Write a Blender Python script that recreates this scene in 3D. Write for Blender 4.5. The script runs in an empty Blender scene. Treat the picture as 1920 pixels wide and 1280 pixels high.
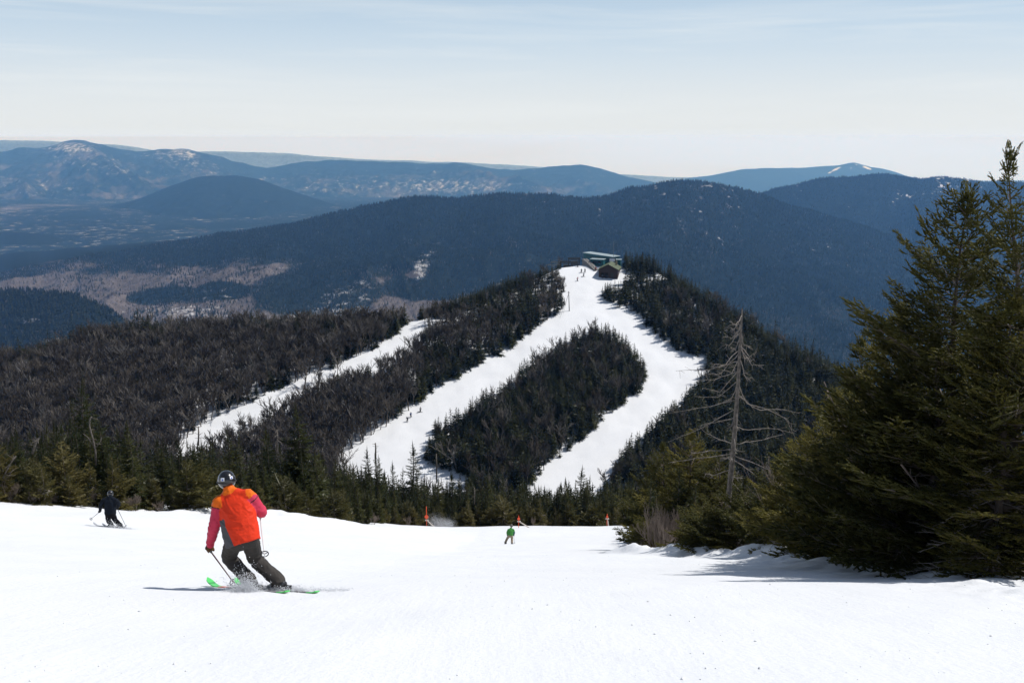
import bpy, bmesh, math, random
import numpy as np
from mathutils import Vector, Matrix, Euler, Quaternion

S = bpy.context.scene
COL = S.collection
RNG = np.random.default_rng(7)
random.seed(7)

# ------------------------------------------------------------------ camera model
FPX = 1866.67                      # focal length for a 1920 px wide frame (35 mm on 36 mm)
TP = math.atan(382 / FPX)          # camera looks down by about 11.6 degrees
CT, ST = math.cos(TP), math.sin(TP)


def r_of(py):
    return np.tan(TP + np.arctan((np.asarray(py, float) - 640) / FPX))


def W(px, py, y):
    """world point that stands at distance y (metres ahead) where the photo shows px, py"""
    z = -r_of(py) * y
    d = y * CT - z * ST
    return np.array([d * (px - 960) / FPX, y, float(z)])


def proj(x, y, z):
    d = np.maximum(y * CT - z * ST, 0.05)
    return 960 + FPX * x / d, 640 - FPX * (y * ST + z * CT) / d, d


# ------------------------------------------------------------------ numpy noise
def _hash(ix, iy, seed):
    h = (ix.astype(np.int64) * 374761393 + iy.astype(np.int64) * 668265263 + seed * 974634777) & 0xFFFFFFFF
    h = ((h ^ (h >> 13)) * 1274126177) & 0xFFFFFFFF
    return ((h ^ (h >> 16)) & 0xFFFFFF) / float(0xFFFFFF)


def vnoise(x, y, seed=0):
    x = np.asarray(x, float); y = np.asarray(y, float)
    ix = np.floor(x); iy = np.floor(y)
    fx = x - ix; fy = y - iy
    fx = fx * fx * fx * (fx * (fx * 6 - 15) + 10); fy = fy * fy * fy * (fy * (fy * 6 - 15) + 10)
    a = _hash(ix, iy, seed); b = _hash(ix + 1, iy, seed); c = _hash(ix, iy + 1, seed); d = _hash(ix + 1, iy + 1, seed)
    return (a * (1 - fx) + b * fx) * (1 - fy) + (c * (1 - fx) + d * fx) * fy * 1.0


def fbm(x, y, seed=0, octv=5, gain=0.5):
    s = 0; a = 1; t = 0
    for k in range(octv):
        s = s + a * (vnoise(x, y, seed + k * 17) * 2 - 1); t += a
        x = x * 2.03 + 11.3; y = y * 2.03 - 7.7; a *= gain
    return s / t


def ridged(x, y, seed=0, octv=5):
    s = 0; a = 1; t = 0
    for k in range(octv):
        n = 1 - np.abs(vnoise(x, y, seed + k * 17) * 2 - 1); s = s + a * n * n; t += a
        x = x * 2.03 + 11.3; y = y * 2.03 - 7.7; a *= 0.5
    return s / t


def smooth(a, b, x):
    t = np.clip((x - a) / (b - a), 0, 1)
    return t * t * (3 - 2 * t)


def smin(a, b, k):
    h = np.clip(0.5 + 0.5 * (b - a) / k, 0, 1)
    return b * (1 - h) + a * h - k * h * (1 - h)


def smax(a, b, k):
    return -smin(-a, -b, k)


# ------------------------------------------------------------------ mesh helpers
def mesh_np(name, V, F, mats=(), smooth_=False, mi=None, attrs=None):
    """V (n,3) and F (m,3) or (m,4) integer arrays -> mesh datablock"""
    V = np.ascontiguousarray(V, dtype=np.float32); F = np.ascontiguousarray(F, dtype=np.int32)
    me = bpy.data.meshes.new(name)
    m, k = F.shape
    me.vertices.add(len(V)); me.vertices.foreach_set('co', V.ravel())
    me.loops.add(m * k); me.loops.foreach_set('vertex_index', F.ravel())
    me.polygons.add(m)
    me.polygons.foreach_set('loop_start', np.arange(0, m * k, k, dtype=np.int32))
    if smooth_:
        me.polygons.foreach_set('use_smooth', np.ones(m, dtype=bool))
    for mt in mats:
        me.materials.append(mt)
    if mi is not None:
        me.polygons.foreach_set('material_index', np.ascontiguousarray(mi, dtype=np.int32))
    for an, (dom, arr) in (attrs or {}).items():
        at = me.attributes.new(an, 'FLOAT', dom); at.data.foreach_set('value', np.ascontiguousarray(arr, dtype=np.float32))
    me.update(calc_edges=True)
    return me


def link(name, me, parent=None, loc=None, rotz=None, scale=None):
    o = bpy.data.objects.new(name, me); COL.objects.link(o)
    if parent is not None:
        o.parent = parent
    if loc is not None:
        o.location = loc
    if rotz is not None:
        o.rotation_euler = (0, 0, rotz)
    if scale is not None:
        o.scale = scale
    return o


def tag(o, label=None, cat=None, group=None, kind=None):
    if label: o['label'] = label
    if cat: o['category'] = cat
    if group: o['group'] = group
    if kind: o['kind'] = kind
    return o


class MB:
    """collects shapes, then links them as ONE mesh object"""
    def __init__(s):
        s.v = []; s.f = []; s.n = 0; s.m = []

    def add(s, V, F, mi=0):
        V = np.asarray(V, float)
        s.v.append(V)
        for f in F:
            s.f.append([i + s.n for i in f]); s.m.append(mi)
        s.n += len(V)

    def tube(s, pts, rad, n=8, mi=0, cap=True):
        pts = np.asarray(pts, float); k = len(pts)
        rad = np.full(k, rad) if np.isscalar(rad) else np.asarray(rad, float)
        tg = np.gradient(pts, axis=0); tg /= np.linalg.norm(tg, axis=1)[:, None] + 1e-12
        up = np.array([0, 0, 1.0]) if abs(tg[0][2]) < 0.9 else np.array([0, 1.0, 0])
        V = []
        for i in range(k):
            a = np.cross(tg[i], up); a /= np.linalg.norm(a) + 1e-12
            b = np.cross(a, tg[i]); up = b
            th = np.arange(n) * 2 * math.pi / n
            V.append(pts[i] + rad[i] * (np.cos(th)[:, None] * a + np.sin(th)[:, None] * b))
        V = np.vstack(V); F = []
        for i in range(k - 1):
            for j in range(n):
                F.append([i * n + j, i * n + (j + 1) % n, (i + 1) * n + (j + 1) % n, (i + 1) * n + j])
        if cap:
            F.append(list(range(n))[::-1]); F.append([(k - 1) * n + j for j in range(n)])
        s.add(V, F, mi)

    def box(s, c, size, R=None, mi=0, taper=1.0):
        h = np.asarray(size, float) / 2
        V = np.array([[x * h[0], y * h[1], z * h[2]] for z in (-1, 1) for y in (-1, 1) for x in (-1, 1)], float)
        V[4:, :2] *= taper
        if R is not None:
            V = V @ np.asarray(R).T
        V = V + np.asarray(c, float)
        s.add(V, [[0, 2, 3, 1], [4, 5, 7, 6], [0, 1, 5, 4], [2, 6, 7, 3], [0, 4, 6, 2], [1, 3, 7, 5]], mi)

    def ball(s, c, r, n=10, m=7, R=None, mi=0):
        r = np.full(3, r) if np.isscalar(r) else np.asarray(r, float)
        V = [[0, 0, 1]]
        for i in range(1, m):
            a = math.pi * i / m
            for j in range(n):
                b = 2 * math.pi * j / n
                V.append([math.sin(a) * math.cos(b), math.sin(a) * math.sin(b), math.cos(a)])
        V.append([0, 0, -1]); V = np.array(V) * r
        if R is not None:
            V = V @ np.asarray(R).T
        F = []
        for j in range(n):
            F.append([0, 1 + j, 1 + (j + 1) % n])
            F.append([len(V) - 1, 1 + (m - 2) * n + (j + 1) % n, 1 + (m - 2) * n + j])
        for i in range(m - 2):
            for j in range(n):
                F.append([1 + i * n + j, 1 + (i + 1) * n + j, 1 + (i + 1) * n + (j + 1) % n, 1 + i * n + (j + 1) % n])
        s.add(V + np.asarray(c, float), F, mi)

    def mesh(s, name, mats, smooth_=False, bevel=0):
        me = bpy.data.meshes.new(name)
        me.from_pydata(np.vstack(s.v).tolist(), [], s.f)
        for m in (mats if isinstance(mats, (list, tuple)) else [mats]):
            me.materials.append(m)
        me.polygons.foreach_set('material_index', np.array(s.m, dtype=np.int32))
        if smooth_:
            me.polygons.foreach_set('use_smooth', np.ones(len(s.f), dtype=bool))
        if bevel:
            bm = bmesh.new(); bm.from_mesh(me)
            bmesh.ops.bevel(bm, geom=bm.edges[:], offset=bevel, segments=2, affect='EDGES')
            bm.to_mesh(me); bm.free()
        me.update()
        return me

    def build(s, name, mats, parent=None, smooth_=False, bevel=0):
        return link(name, s.mesh(name, mats, smooth_, bevel), parent)


# ------------------------------------------------------------------ materials
class NT:
    def __init__(s, name):
        s.mat = bpy.data.materials.new(name); s.mat.use_nodes = True
        s.t = s.mat.node_tree; s.t.nodes.clear()
        s.out = s.t.nodes.new('ShaderNodeOutputMaterial')

    def n(s, typ, **kw):
        nd = s.t.nodes.new(typ)
        for k, v in kw.items():
            if k in nd.inputs.keys() if isinstance(k, str) else False:
                nd.inputs[k].default_value = v
            else:
                setattr(nd, k, v)
        return nd

    def l(s, a, b):
        s.t.links.new(a, b)


def set_in(nd, **kw):
    for k, v in kw.items():
        nd.inputs[k.replace('_', ' ')].default_value = v
    return nd


def ramp(nt, fac, stops):
    r = nt.n('ShaderNodeValToRGB'); e = r.color_ramp.elements
    while len(e) > 1:
        e.remove(e[0])
    e[0].position = stops[0][0]; e[0].color = (*stops[0][1], 1)
    for p, c in stops[1:]:
        k = e.new(p); k.color = (*c, 1)
    nt.l(fac, r.inputs[0])
    return r.outputs[0]


def noise(nt, scale, detail=4, rough=0.55, vec=None, dist=0.0):
    t = nt.n('ShaderNodeTexNoise')
    t.inputs['Scale'].default_value = scale; t.inputs['Detail'].default_value = detail
    t.inputs['Roughness'].default_value = rough; t.inputs['Distortion'].default_value = dist
    if vec is not None:
        nt.l(vec, t.inputs['Vector'])
    return t.outputs['Fac']


def simple(name, col, rough=0.6, metal=0.0, var=0.0, vscale=20.0, bump=0.0, bscale=60.0, coat=0.0, spec=0.5):
    nt = NT(name)
    b = nt.n('ShaderNodeBsdfPrincipled')
    b.inputs['Roughness'].default_value = rough; b.inputs['Metallic'].default_value = metal
    b.inputs['Coat Weight'].default_value = coat; b.inputs['Specular IOR Level'].default_value = spec
    tc = nt.n('ShaderNodeTexCoord')
    f = noise(nt, vscale, 5, 0.6, tc.outputs['Object'])
    c = np.array(col)
    nt.l(ramp(nt, f, [(0.3, tuple(c * (1 - var))), (0.7, tuple(np.minimum(c * (1 + var), 1)))]), b.inputs['Base Color'])
    if bump:
        bp = nt.n('ShaderNodeBump'); bp.inputs['Strength'].default_value = bump; bp.inputs['Distance'].default_value = 0.02
        nt.l(noise(nt, bscale, 6, 0.6, tc.outputs['Object']), bp.inputs['Height'])
        nt.l(bp.outputs[0], b.inputs['Normal'])
    nt.l(b.outputs[0], nt.out.inputs[0])
    return nt.mat


# ------------------------------------------------------------------ terrain of the near mountain
_py = np.array([[0.5, 0.0], [6.4, 1280], [12.5, 1100], [20, 1066], [35, 1041], [50, 1028], [65, 1018], [80, 1003], [92, 988]])
_gy = [0.0]; _gz = [-1.72]
for _y, _p in _py[1:]:
    _gy.append(_y); _gz.append(-float(r_of(_p)) * _y)
_gy += [98, 105, 130, 180, 235, 300, 420, 3000]; _gz += [-39.9, -43.5, -55.3, -77, -100, -128, -183, -1400]
_gy = np.array([-60.0] + _gy); _gz = np.array([18.0] + _gz)
_fy = np.concatenate([np.arange(-40, 130, 0.25)]); _fz = np.interp(_fy, _gy, _gz)
_k = np.exp(-0.5 * (np.arange(-16, 17) / 5.0) ** 2); _k /= _k.sum()
_fzs = np.convolve(np.pad(_fz, 16, mode='edge'), _k, mode='valid')
_fzs[:20] = _fz[:20]; _fzs[-20:] = _fz[-20:]

CREST = np.array([(-900, 880), (-300, 760), (0, 690), (150, 652), (300, 628), (450, 618), (600, 618), (740, 614), (765, 603), (800, 595), (850, 580), (900, 563), (950, 543), (1010, 518),
                  (1050, 500), (1100, 493), (1160, 497), (1230, 506), (1300, 550), (1400, 620), (1500, 680), (1570, 720), (1700, 790), (1900, 900), (2300, 1010)], float)
BANK = np.array([(1170, 42, 0), (1200, 35, 1), (1400, 28, 1), (1560, 21, 1), (1700, 17, 1), (1910, 13.5, 1), (2150, 11, 1), (2500, 9, 1)], float)
_bank_xy = []
for _px, _yy, _ in BANK:
    _d = _yy * CT + (_yy * 0.42) * ST
    _bank_xy.append((_d * (_px - 960) / FPX, _yy))
_bank_xy = np.array(_bank_xy)


def bank_x(y):
    """x of the snow bank's lip in front of the firs, at distance y"""
    o = np.argsort(_bank_xy[:, 1])
    return np.interp(y, _bank_xy[o, 1], _bank_xy[o, 0])


def front(x, y):
    z = np.where(y < 125, np.interp(y, _fy, _fzs), np.interp(y, _gy, _gz))
    l = np.maximum(0, -x - 3)
    z = z + 0.112 * l * np.clip(y / 50, 0, 1) * (1 - smooth(70, 100, y) * 0.7) * np.where(l > 45, 45 / np.maximum(l, 1), 1)
    z = z + 0.85 * np.exp(-((x + 15) / 7) ** 2 - ((y - 62) / 9) ** 2)
    z = z + 0.28 * (fbm(x / 9, y / 9, 3, 3)) * smooth(12, 30, np.hypot(x, y)) + 0.05 * fbm(x / 2.5, y / 2.5, 5, 3)
    z = z + 0.30 * fbm(x / 1.5, y / 1.5, 35, 3) * smooth(45, 50, y) * (1 - smooth(66, 74, y)) * smooth(6, 11, -x) * smooth(0, 2.5, y - (50 + 0.55 * np.clip(x + 26, 0, 40)))
    # lumpy bank pushed up along the trees on the right, dropping into the wood behind it
    bx = bank_x(y) + 0.5 * fbm(y / 1.9, y * 0 + 2, 12, 3)
    t = x - bx
    m = smooth(8, 10, y) * (1 - smooth(36, 43, y))
    lump = (0.36 + 0.25 * fbm(x / 0.9, y / 0.9, 31, 3)) * (0.10 + 0.90 * smooth(12, 27, y))
    z = z + m * (lump * np.exp(-((t + 0.25) / 0.75) ** 2) + 0.07 * fbm(x / 0.33, y / 0.33, 33, 3) * np.exp(-((t + 0.3) / 1.2) ** 2) - (0.2 + 0.25 * smooth(14, 26, y)) * smooth(0.3, 2.2, t))
    return z


def crest_y(px):
    return 172.0 / (r_of(np.interp(px, CREST[:, 0], CREST[:, 1])) + 0.28)


def hill(x, y):
    P = -172 + 0.28 * y
    px, _, _ = proj(x, np.maximum(y, 60), P)
    yc = crest_y(px)
    P = P + (1.1 * fbm(x / 34, y / 34, 41, 4) + 0.28 * fbm(x / 7, y / 7, 43, 3)) * smooth(240, 300, y)
    B = -172 + 0.28 * yc - 0.55 * (y - yc)
    B = smax(B, -640 + 14 * fbm(x / 300, y / 300, 8, 3), 30)
    return smin(P, B + 1.2, 5.0)


def ground(x, y):
    x = np.asarray(x, float); y = np.asarray(y, float)
    f = front(x, y); h = hill(x, y)
    return np.where(y < 150, f, smax(f, h, 9.0) * smooth(150, 190, y) + f * (1 - smooth(150, 190, y)))


def gz(x, y):
    return float(ground(np.array([x]), np.array([y]))[0])


def on_ground(px, y):
    """ground point straight below/at image column px at distance y"""
    z = -0.35 * y
    for _ in range(6):
        d = y * CT - z * ST
        x = d * (px - 960) / FPX
        z = gz(x, y)
    return np.array([x, y, z])


def hill_point(px, py):
    """ground point of the ski hill that shows at px, py (searched from the near side)"""
    ya = np.arange(255.0, 450.0, 0.5); z = ya * 0 - 90
    for _ in range(5):
        d = ya * CT - z * ST; x = d * (px - 960) / FPX; z = ground(x, ya)
    pyy = proj(x, ya, z)[1]
    i = int(np.argmax(pyy <= py)) if (pyy <= py).any() else int(np.argmin(pyy))
    return np.array([x[i], ya[i], z[i]])


# snow
nt = NT('snow')
b = nt.n('ShaderNodeBsdfPrincipled')
tc = nt.n('ShaderNodeTexCoord'); geo = nt.n('ShaderNodeNewGeometry')
nt.l(ramp(nt, noise(nt, 0.35, 6, 0.6, tc.outputs['Object']), [(0.3, (0.73, 0.745, 0.76)), (0.7, (0.765, 0.775, 0.785))]), b.inputs['Base Color'])
b.inputs['Roughness'].default_value = 0.75; b.inputs['Specular IOR Level'].default_value = 0.25
bp = nt.n('ShaderNodeBump'); bp.inputs['Strength'].default_value = 0.32; bp.inputs['Distance'].default_value = 0.05
h1 = noise(nt, 14, 5, 0.65, tc.outputs['Object']); h2 = noise(nt, 1.3, 3, 0.5, tc.outputs['Object'])
ad = nt.n('ShaderNodeMath', operation='MULTIPLY_ADD'); nt.l(h2, ad.inputs[0]); ad.inputs[1].default_value = 2.0; nt.l(h1, ad.inputs[2])
mpn = nt.n('ShaderNodeMapping'); mpn.inputs['Scale'].default_value = (0.7, 7.0, 0.7); mpn.inputs['Rotation'].default_value = (0, 0, math.radians(24)); nt.l(tc.outputs['Object'], mpn.inputs[0])
h3 = noise(nt, 1.0, 6, 0.6, mpn.outputs[0]); mpm = nt.n('ShaderNodeMapping'); mpm.inputs['Scale'].default_value = (6.0, 0.5, 0.7); mpm.inputs['Rotation'].default_value = (0, 0, math.radians(-28)); nt.l(tc.outputs['Object'], mpm.inputs[0])
h4 = noise(nt, 1.0, 6, 0.6, mpm.outputs[0]); a4 = nt.n('ShaderNodeMath', operation='MULTIPLY_ADD'); nt.l(h3, a4.inputs[0]); a4.inputs[1].default_value = 0.8; nt.l(ad.outputs[0], a4.inputs[2])
a5 = nt.n('ShaderNodeMath', operation='MULTIPLY_ADD'); nt.l(h4, a5.inputs[0]); a5.inputs[1].default_value = 0.7; nt.l(a4.outputs[0], a5.inputs[2])
nt.l(a5.outputs[0], bp.inputs['Height']); nt.l(bp.outputs[0], b.inputs['Normal'])
nt.l(b.outputs[0], nt.out.inputs[0])
SNOW = nt.mat


def grid_faces(nr, nc):
    i = np.arange(nr - 1)[:, None] * nc + np.arange(nc - 1)[None, :]
    return np.stack([i, i + 1, i + nc + 1, i + nc], -1).reshape(-1, 4)


ys = [-16.0]
while ys[-1] < 1500:
    yy = ys[-1]
    ys.append(yy + (0.5 if yy < 4 else max(0.055, (yy * 0.0062 if yy < 60 else 0.012 * yy if yy < 230 else 1.6 if yy < 450 else 8))))
ys = np.array(ys); tt = np.linspace(-1, 1, 620)
tt = np.sign(tt) * (0.6 * np.abs(tt) + 0.4 * np.abs(tt) ** 2)
Y, T = np.meshgrid(ys, tt, indexing='ij')
X = T * (14 + 0.78 * np.maximum(Y, 0))
Z = ground(X, Y)
me = mesh_np('ground', np.stack([X, Y, Z], -1).reshape(-1, 3), grid_faces(len(ys), len(tt)), [SNOW], True)
tag(link('ground', me), 'groomed white snow slope with the wooded ski hill beyond', kind='structure')

# ------------------------------------------------------------------ far ridges
def ridge_surface(prof, D, depth, base, px0, px1, npx, ns, seed, amp, power=1.25, back=0.5, wob=0.0, rough=3.0, spur=0):
    """a ridge whose crest shows along prof; returns grid of world points and s (0 foot, 1 crest, >1 the far side)"""
    prof = np.array(prof, float)
    px = np.linspace(px0, px1, npx)
    py = np.interp(px, prof[:, 0], prof[:, 1])
    kk = np.exp(-0.5 * (np.arange(-12, 13) / 3.0) ** 2); kk /= kk.sum()
    py = np.convolve(np.pad(py, 12, mode='edge'), kk, mode='valid')
    py = py + rough * fbm(px / 45.0, px * 0 + seed, seed, 5)
    s = np.concatenate([np.linspace(0, 1, ns), np.linspace(1, 1 + back, max(6, ns // 6))[1:]])
    Dc = D * (1 + wob * fbm(px / 500.0, px * 0 + 3.3, seed + 5, 3))
    zc = -r_of(py) * Dc
    dc = Dc * CT - zc * ST
    xc = dc * (px - 960) / FPX
    Sg, _ = np.meshgrid(s, px, indexing='ij')
    yb = Dc[None, :] - (1 - Sg) * depth
    shape = np.where(Sg <= 1, np.clip(Sg, 0, 1) ** power, 1 - (np.maximum(Sg, 1) - 1) * 0.9)
    z = base + (zc[None, :] - base) * shape
    # fan the grid: columns follow the viewing direction
    x = xc[None, :] * yb / Dc[None, :]
    env = np.clip(Sg, 0, 1) * np.clip(1.02 - Sg, 0, 1) * 4
    L = depth * 0.45
    rel = (ridged((x + spur * yb) / L, yb / (L * 1.8), seed + 60, 5) - 0.5)
    z = z + amp * env * rel + amp * 0.1 * fbm(x / 90, yb / 90, seed + 9, 4) * np.clip((1 - Sg) * 4, 0, 1)
    z = np.where(Sg < 0.02, base - 5, z)
    return np.stack([x, yb, z], -1), Sg, px


def fmat(name, dark, brown, snow, sc, snow_lo, snow_hi, hw_lo=0.5, hw_hi=0.6):
    """forested mountainside: conifer dark, hardwood brown, snow showing through"""
    nt = NT(name)
    b = nt.n('ShaderNodeBsdfDiffuse')
    tc = nt.n('ShaderNodeTexCoord'); o = tc.outputs['Object']
    at = nt.n('ShaderNodeAttribute', attribute_name='hw')
    n2 = noise(nt, 1 / (sc * 1.1), 8, 0.7, o)
    a1 = nt.n('ShaderNodeMath', operation='MULTIPLY_ADD'); nt.l(n2, a1.inputs[0]); a1.inputs[1].default_value = 0.9; nt.l(at.outputs['Fac'], a1.inputs[2])
    mr = nt.n('ShaderNodeMapRange'); nt.l(a1.outputs[0], mr.inputs[0])
    mr.inputs[1].default_value = hw_lo + 0.42; mr.inputs[2].default_value = hw_hi + 0.42
    mx = nt.n('ShaderNodeMix', data_type='RGBA')
    nt.l(mr.outputs[0], mx.inputs['Factor'])
    v = noise(nt, 1 / (sc * 0.11), 6, 0.7, o)
    nt.l(ramp(nt, v, [(0.3, tuple(np.array(dark) * 0.55)), (0.7, tuple(np.array(dark) * 1.5))]), mx.inputs['A'])
    nt.l(ramp(nt, v, [(0.3, tuple(np.array(brown) * 0.6)), (0.7, tuple(np.array(brown) * 1.4))]), mx.inputs['B'])
    sa = nt.n('ShaderNodeAttribute', attribute_name='sn')
    sv = noise(nt, 1 / (sc * 0.16), 9, 0.78, o)
    a2 = nt.n('ShaderNodeMath', operation='ADD'); nt.l(sv, a2.inputs[0]); nt.l(sa.outputs['Fac'], a2.inputs[1])
    m2 = nt.n('ShaderNodeMapRange'); nt.l(a2.outputs[0], m2.inputs[0]); m2.inputs[1].default_value = snow_lo; m2.inputs[2].default_value = snow_hi
    m3 = nt.n('ShaderNodeMix', data_type='RGBA'); nt.l(m2.outputs[0], m3.inputs['Factor']); nt.l(mx.outputs['Result'], m3.inputs['A']); m3.inputs['B'].default_value = (*snow, 1)
    nt.l(m3.outputs['Result'], b.inputs[0]); nt.l(b.outputs[0], nt.out.inputs[0])
    return nt.mat


def ridge(name, label, mat, hwf, snf, **kw):
    P, Sg, px = ridge_surface(**kw)
    V = P.reshape(-1, 3)
    pxv, pyv, _ = proj(V[:, 0], V[:, 1], V[:, 2])
    me = mesh_np(name, V, grid_faces(P.shape[0], P.shape[1]), [mat], True,
                 attrs={'hw': ('POINT', hwf(V, pxv, pyv, Sg.ravel())), 'sn': ('POINT', snf(V, pxv, pyv, Sg.ravel()))})
    tag(link(name, me), label, kind='structure')
    return P, Sg


def ell(px, py, cx, cy, rx, ry, rot=0.0):
    c, s = math.cos(math.radians(rot)), math.sin(math.radians(rot))
    dx, dy = px - cx, py - cy
    u = dx * c + dy * s; v = -dx * s + dy * c
    return np.exp(-((u / rx) ** 2 + (v / ry) ** 2) ** 2)


DARK = (0.012, 0.017, 0.012); BROWN = (0.075, 0.062, 0.052); SN = (0.75, 0.77, 0.8)
M_mid = fmat('mid_ridge_cover', (0.014, 0.018, 0.013), (0.13, 0.11, 0.10), (0.55, 0.55, 0.57), 160, 0.70, 0.86)
M_far = fmat('far_ridge_cover', (0.014, 0.020, 0.016), (0.22, 0.19, 0.19), (0.72, 0.72, 0.74), 600, 0.63, 0.80, 0.40, 0.64)
M_blue = fmat('distant_ridge_cover', (0.02, 0.026, 0.026), (0.06, 0.06, 0.06), (0.8, 0.8, 0.82), 1500, 0.74, 0.86)

M_pale = fmat('haze_tinted_snowy_peaks', (0.20, 0.27, 0.38), (0.22, 0.30, 0.42), (0.3, 0.40, 0.5), 900, 0.6, 0.8)  # blue of distance haze painted into the snowy peaks' base colours
L2 = [(-400, 585), (0, 515), (180, 480), (300, 458), (440, 437), (560, 417), (620, 400), (700, 384), (760, 372), (850, 370), (900, 366), (980, 363), (1040, 368), (1100, 372), (1140, 366),
      (1180, 352), (1270, 339), (1340, 343), (1420, 361), (1480, 385), (1578, 412), (1650, 436), (1750, 470), (1920, 520), (2300, 600)]


def fleck(V):
    return smooth(0.30, 0.42, fbm(V[:, 0] / 17, V[:, 1] / 40, 15, 3)) * smooth(-0.02, 0.30, fbm(V[:, 0] / 300, V[:, 1] / 500, 16, 3))


def hw_mid(V, px, py, s):
    h = 0.62 * smooth(455, 530, py + 25 * fbm(px / 120, py / 40, 5, 3)) * (1 - smooth(850, 1050, px))
    h = h + 0.30 * smooth(520, 600, py) * smooth(1200, 1300, px)
    for c in ((595, 548, 105, 38), (380, 470, 95, 20), (640, 470, 150, 34), (420, 545, 45, 14), (275, 560, 32, 10), (330, 553, 60, 12), (800, 540, 72, 20), (880, 480, 120, 60), (700, 440, 200, 28), (120, 475, 150, 8)):
        h = h - 0.9 * ell(px, py, *c)
    for c in ((790, 500, 22, 40, 30), (560, 487, 60, 16, -20)):
        h = h + 0.5 * ell(px, py, *c)
    return np.clip(h, 0, 1)


def sn_mid(V, px, py, s):
    v = 0.025 + 0.15 * fleck(V) * (0.35 + 0.65 * smooth(700, 1000, px))
    for c in ((570, 495, 120, 14, -8, .12), (370, 565, 170, 30, -15, .11), (790, 500, 18, 45, 30, .22), (650, 560, 90, 40, -25, .16), (420, 585, 200, 14, 0, .10), (840, 590, 120, 30, -20, .12),
              (1470, 600, 60, 25, 20, .06), (1290, 345, 80, 18, 0, .08), (1350, 410, 60, 60, 0, .06), (560, 600, 250, 16, 0, .08)):
        v = v + c[5] * ell(px, py, *c[:5])
    return v


RP2, RS2 = ridge('hills', 'long dark forested ridge rising behind the ski hill', M_mid, hw_mid, sn_mid, prof=L2, D=4000, depth=2350, base=-650, px0=-350, px1=2250, npx=1250, ns=290, seed=2,
                 amp=165, power=1.15, wob=0.05, rough=4.0, spur=0.35)
L2b = [(1200, 480), (1340, 400), (1440, 356), (1500, 342), (1540, 333), (1600, 330), (1660, 322), (1700, 332), (1730, 336), (1762, 333), (1830, 338), (1920, 342), (2000, 352), (2300, 420)]
RP3, RS3 = ridge('hills', 'dark mountain with snowy ledges behind the tall firs', M_mid, lambda V, px, py, s: 0.15 + 0 * s,
                 lambda V, px, py, s: 0.03 + 0.22 * fleck(V) * (0.4 + ell(px, py, 1640, 345, 240, 40)) + 0.05 * ell(px, py, 1640, 345, 220, 22),
                 prof=L2b, D=5600, depth=2000, base=-650, px0=1150, px1=2300, npx=760, ns=180, seed=23, amp=170, power=1.1, wob=0.03, rough=4.0, spur=-0.3)
L0 = [(-400, 575), (-200, 560), (0, 545), (60, 545), (110, 549), (160, 560), (200, 578), (225, 592), (250, 612), (300, 640), (420, 690)]
RP0, RS0 = ridge('hills', 'low dark green spruce hill above the valley floor', M_mid, lambda V, px, py, s: 0.45 * ell(px, py, 110, 625, 120, 16) + 0 * s, lambda V, px, py, s: 0.22 * ell(px, py, 50, 600, 60, 8) + 0.2 * ell(px, py, 100, 640, 70, 14),
                 prof=L0, D=2000, depth=620, base=-650, px0=-350, px1=420, npx=240, ns=80, seed=31, amp=40, power=0.9, rough=3.0)
Lb = [(-300, 425), (0, 436), (60, 437), (110, 446), (180, 462), (260, 482), (330, 500)]
ridge('hills', 'low wooded rise in the valley', M_mid, lambda V, px, py, s: 0.1 + 0 * s, lambda V, px, py, s: 0 * s, prof=Lb, D=6400, depth=1400, base=-900, px0=-300, px1=330, npx=150, ns=50, seed=37, amp=25, power=0.9, rough=2)
L3 = [(-300, 420), (180, 395), (260, 374), (300, 358), (340, 343), (370, 332), (400, 329), (450, 331), (490, 338), (530, 352), (570, 366), (640, 387), (720, 398), (900, 412)]
ridge('hills', 'rounded blue hill rising from the valley', M_far, lambda V, px, py, s: 0.45 * (1 - smooth(0.35, 0.75, s)), lambda V, px, py, s: 0.06 * (1 - smooth(0.3, 0.7, s)), prof=L3, D=9800, depth=3400, base=-900, px0=-300, px1=900, npx=330, ns=90, seed=43, amp=190, power=1.0, rough=2)
L4 = [(-400, 300), (0, 284), (45, 276), (75, 279), (110, 270), (140, 265), (175, 270), (205, 276), (235, 282), (270, 279), (320, 277), (350, 276), (385, 286), (430, 300), (480, 312), (520, 310), (550, 303), (580, 298),
      (640, 301), (700, 301), (765, 303), (800, 308), (860, 307), (900, 311), (960, 315), (1030, 312), (1090, 308), (1130, 318), (1170, 328), (1210, 340), (1260, 348), (1350, 362), (1600, 380)]


def sn4(V, px, py, s):
    v = 0.03 + 0 * s
    for c in ((140, 275, 45, 12, 0, .11), (345, 285, 28, 10, 15, .12), (160, 300, 120, 22, 15, .07), (330, 300, 120, 18, 15, .07), (690, 350, 160, 18, 0, .07), (880, 350, 110, 16, 0, .10), (500, 336, 50, 3, 0, .14), (60, 350, 120, 25, 0, .05)):
        v = v + c[5] * ell(px, py, *c[:5])
    return v


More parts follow.
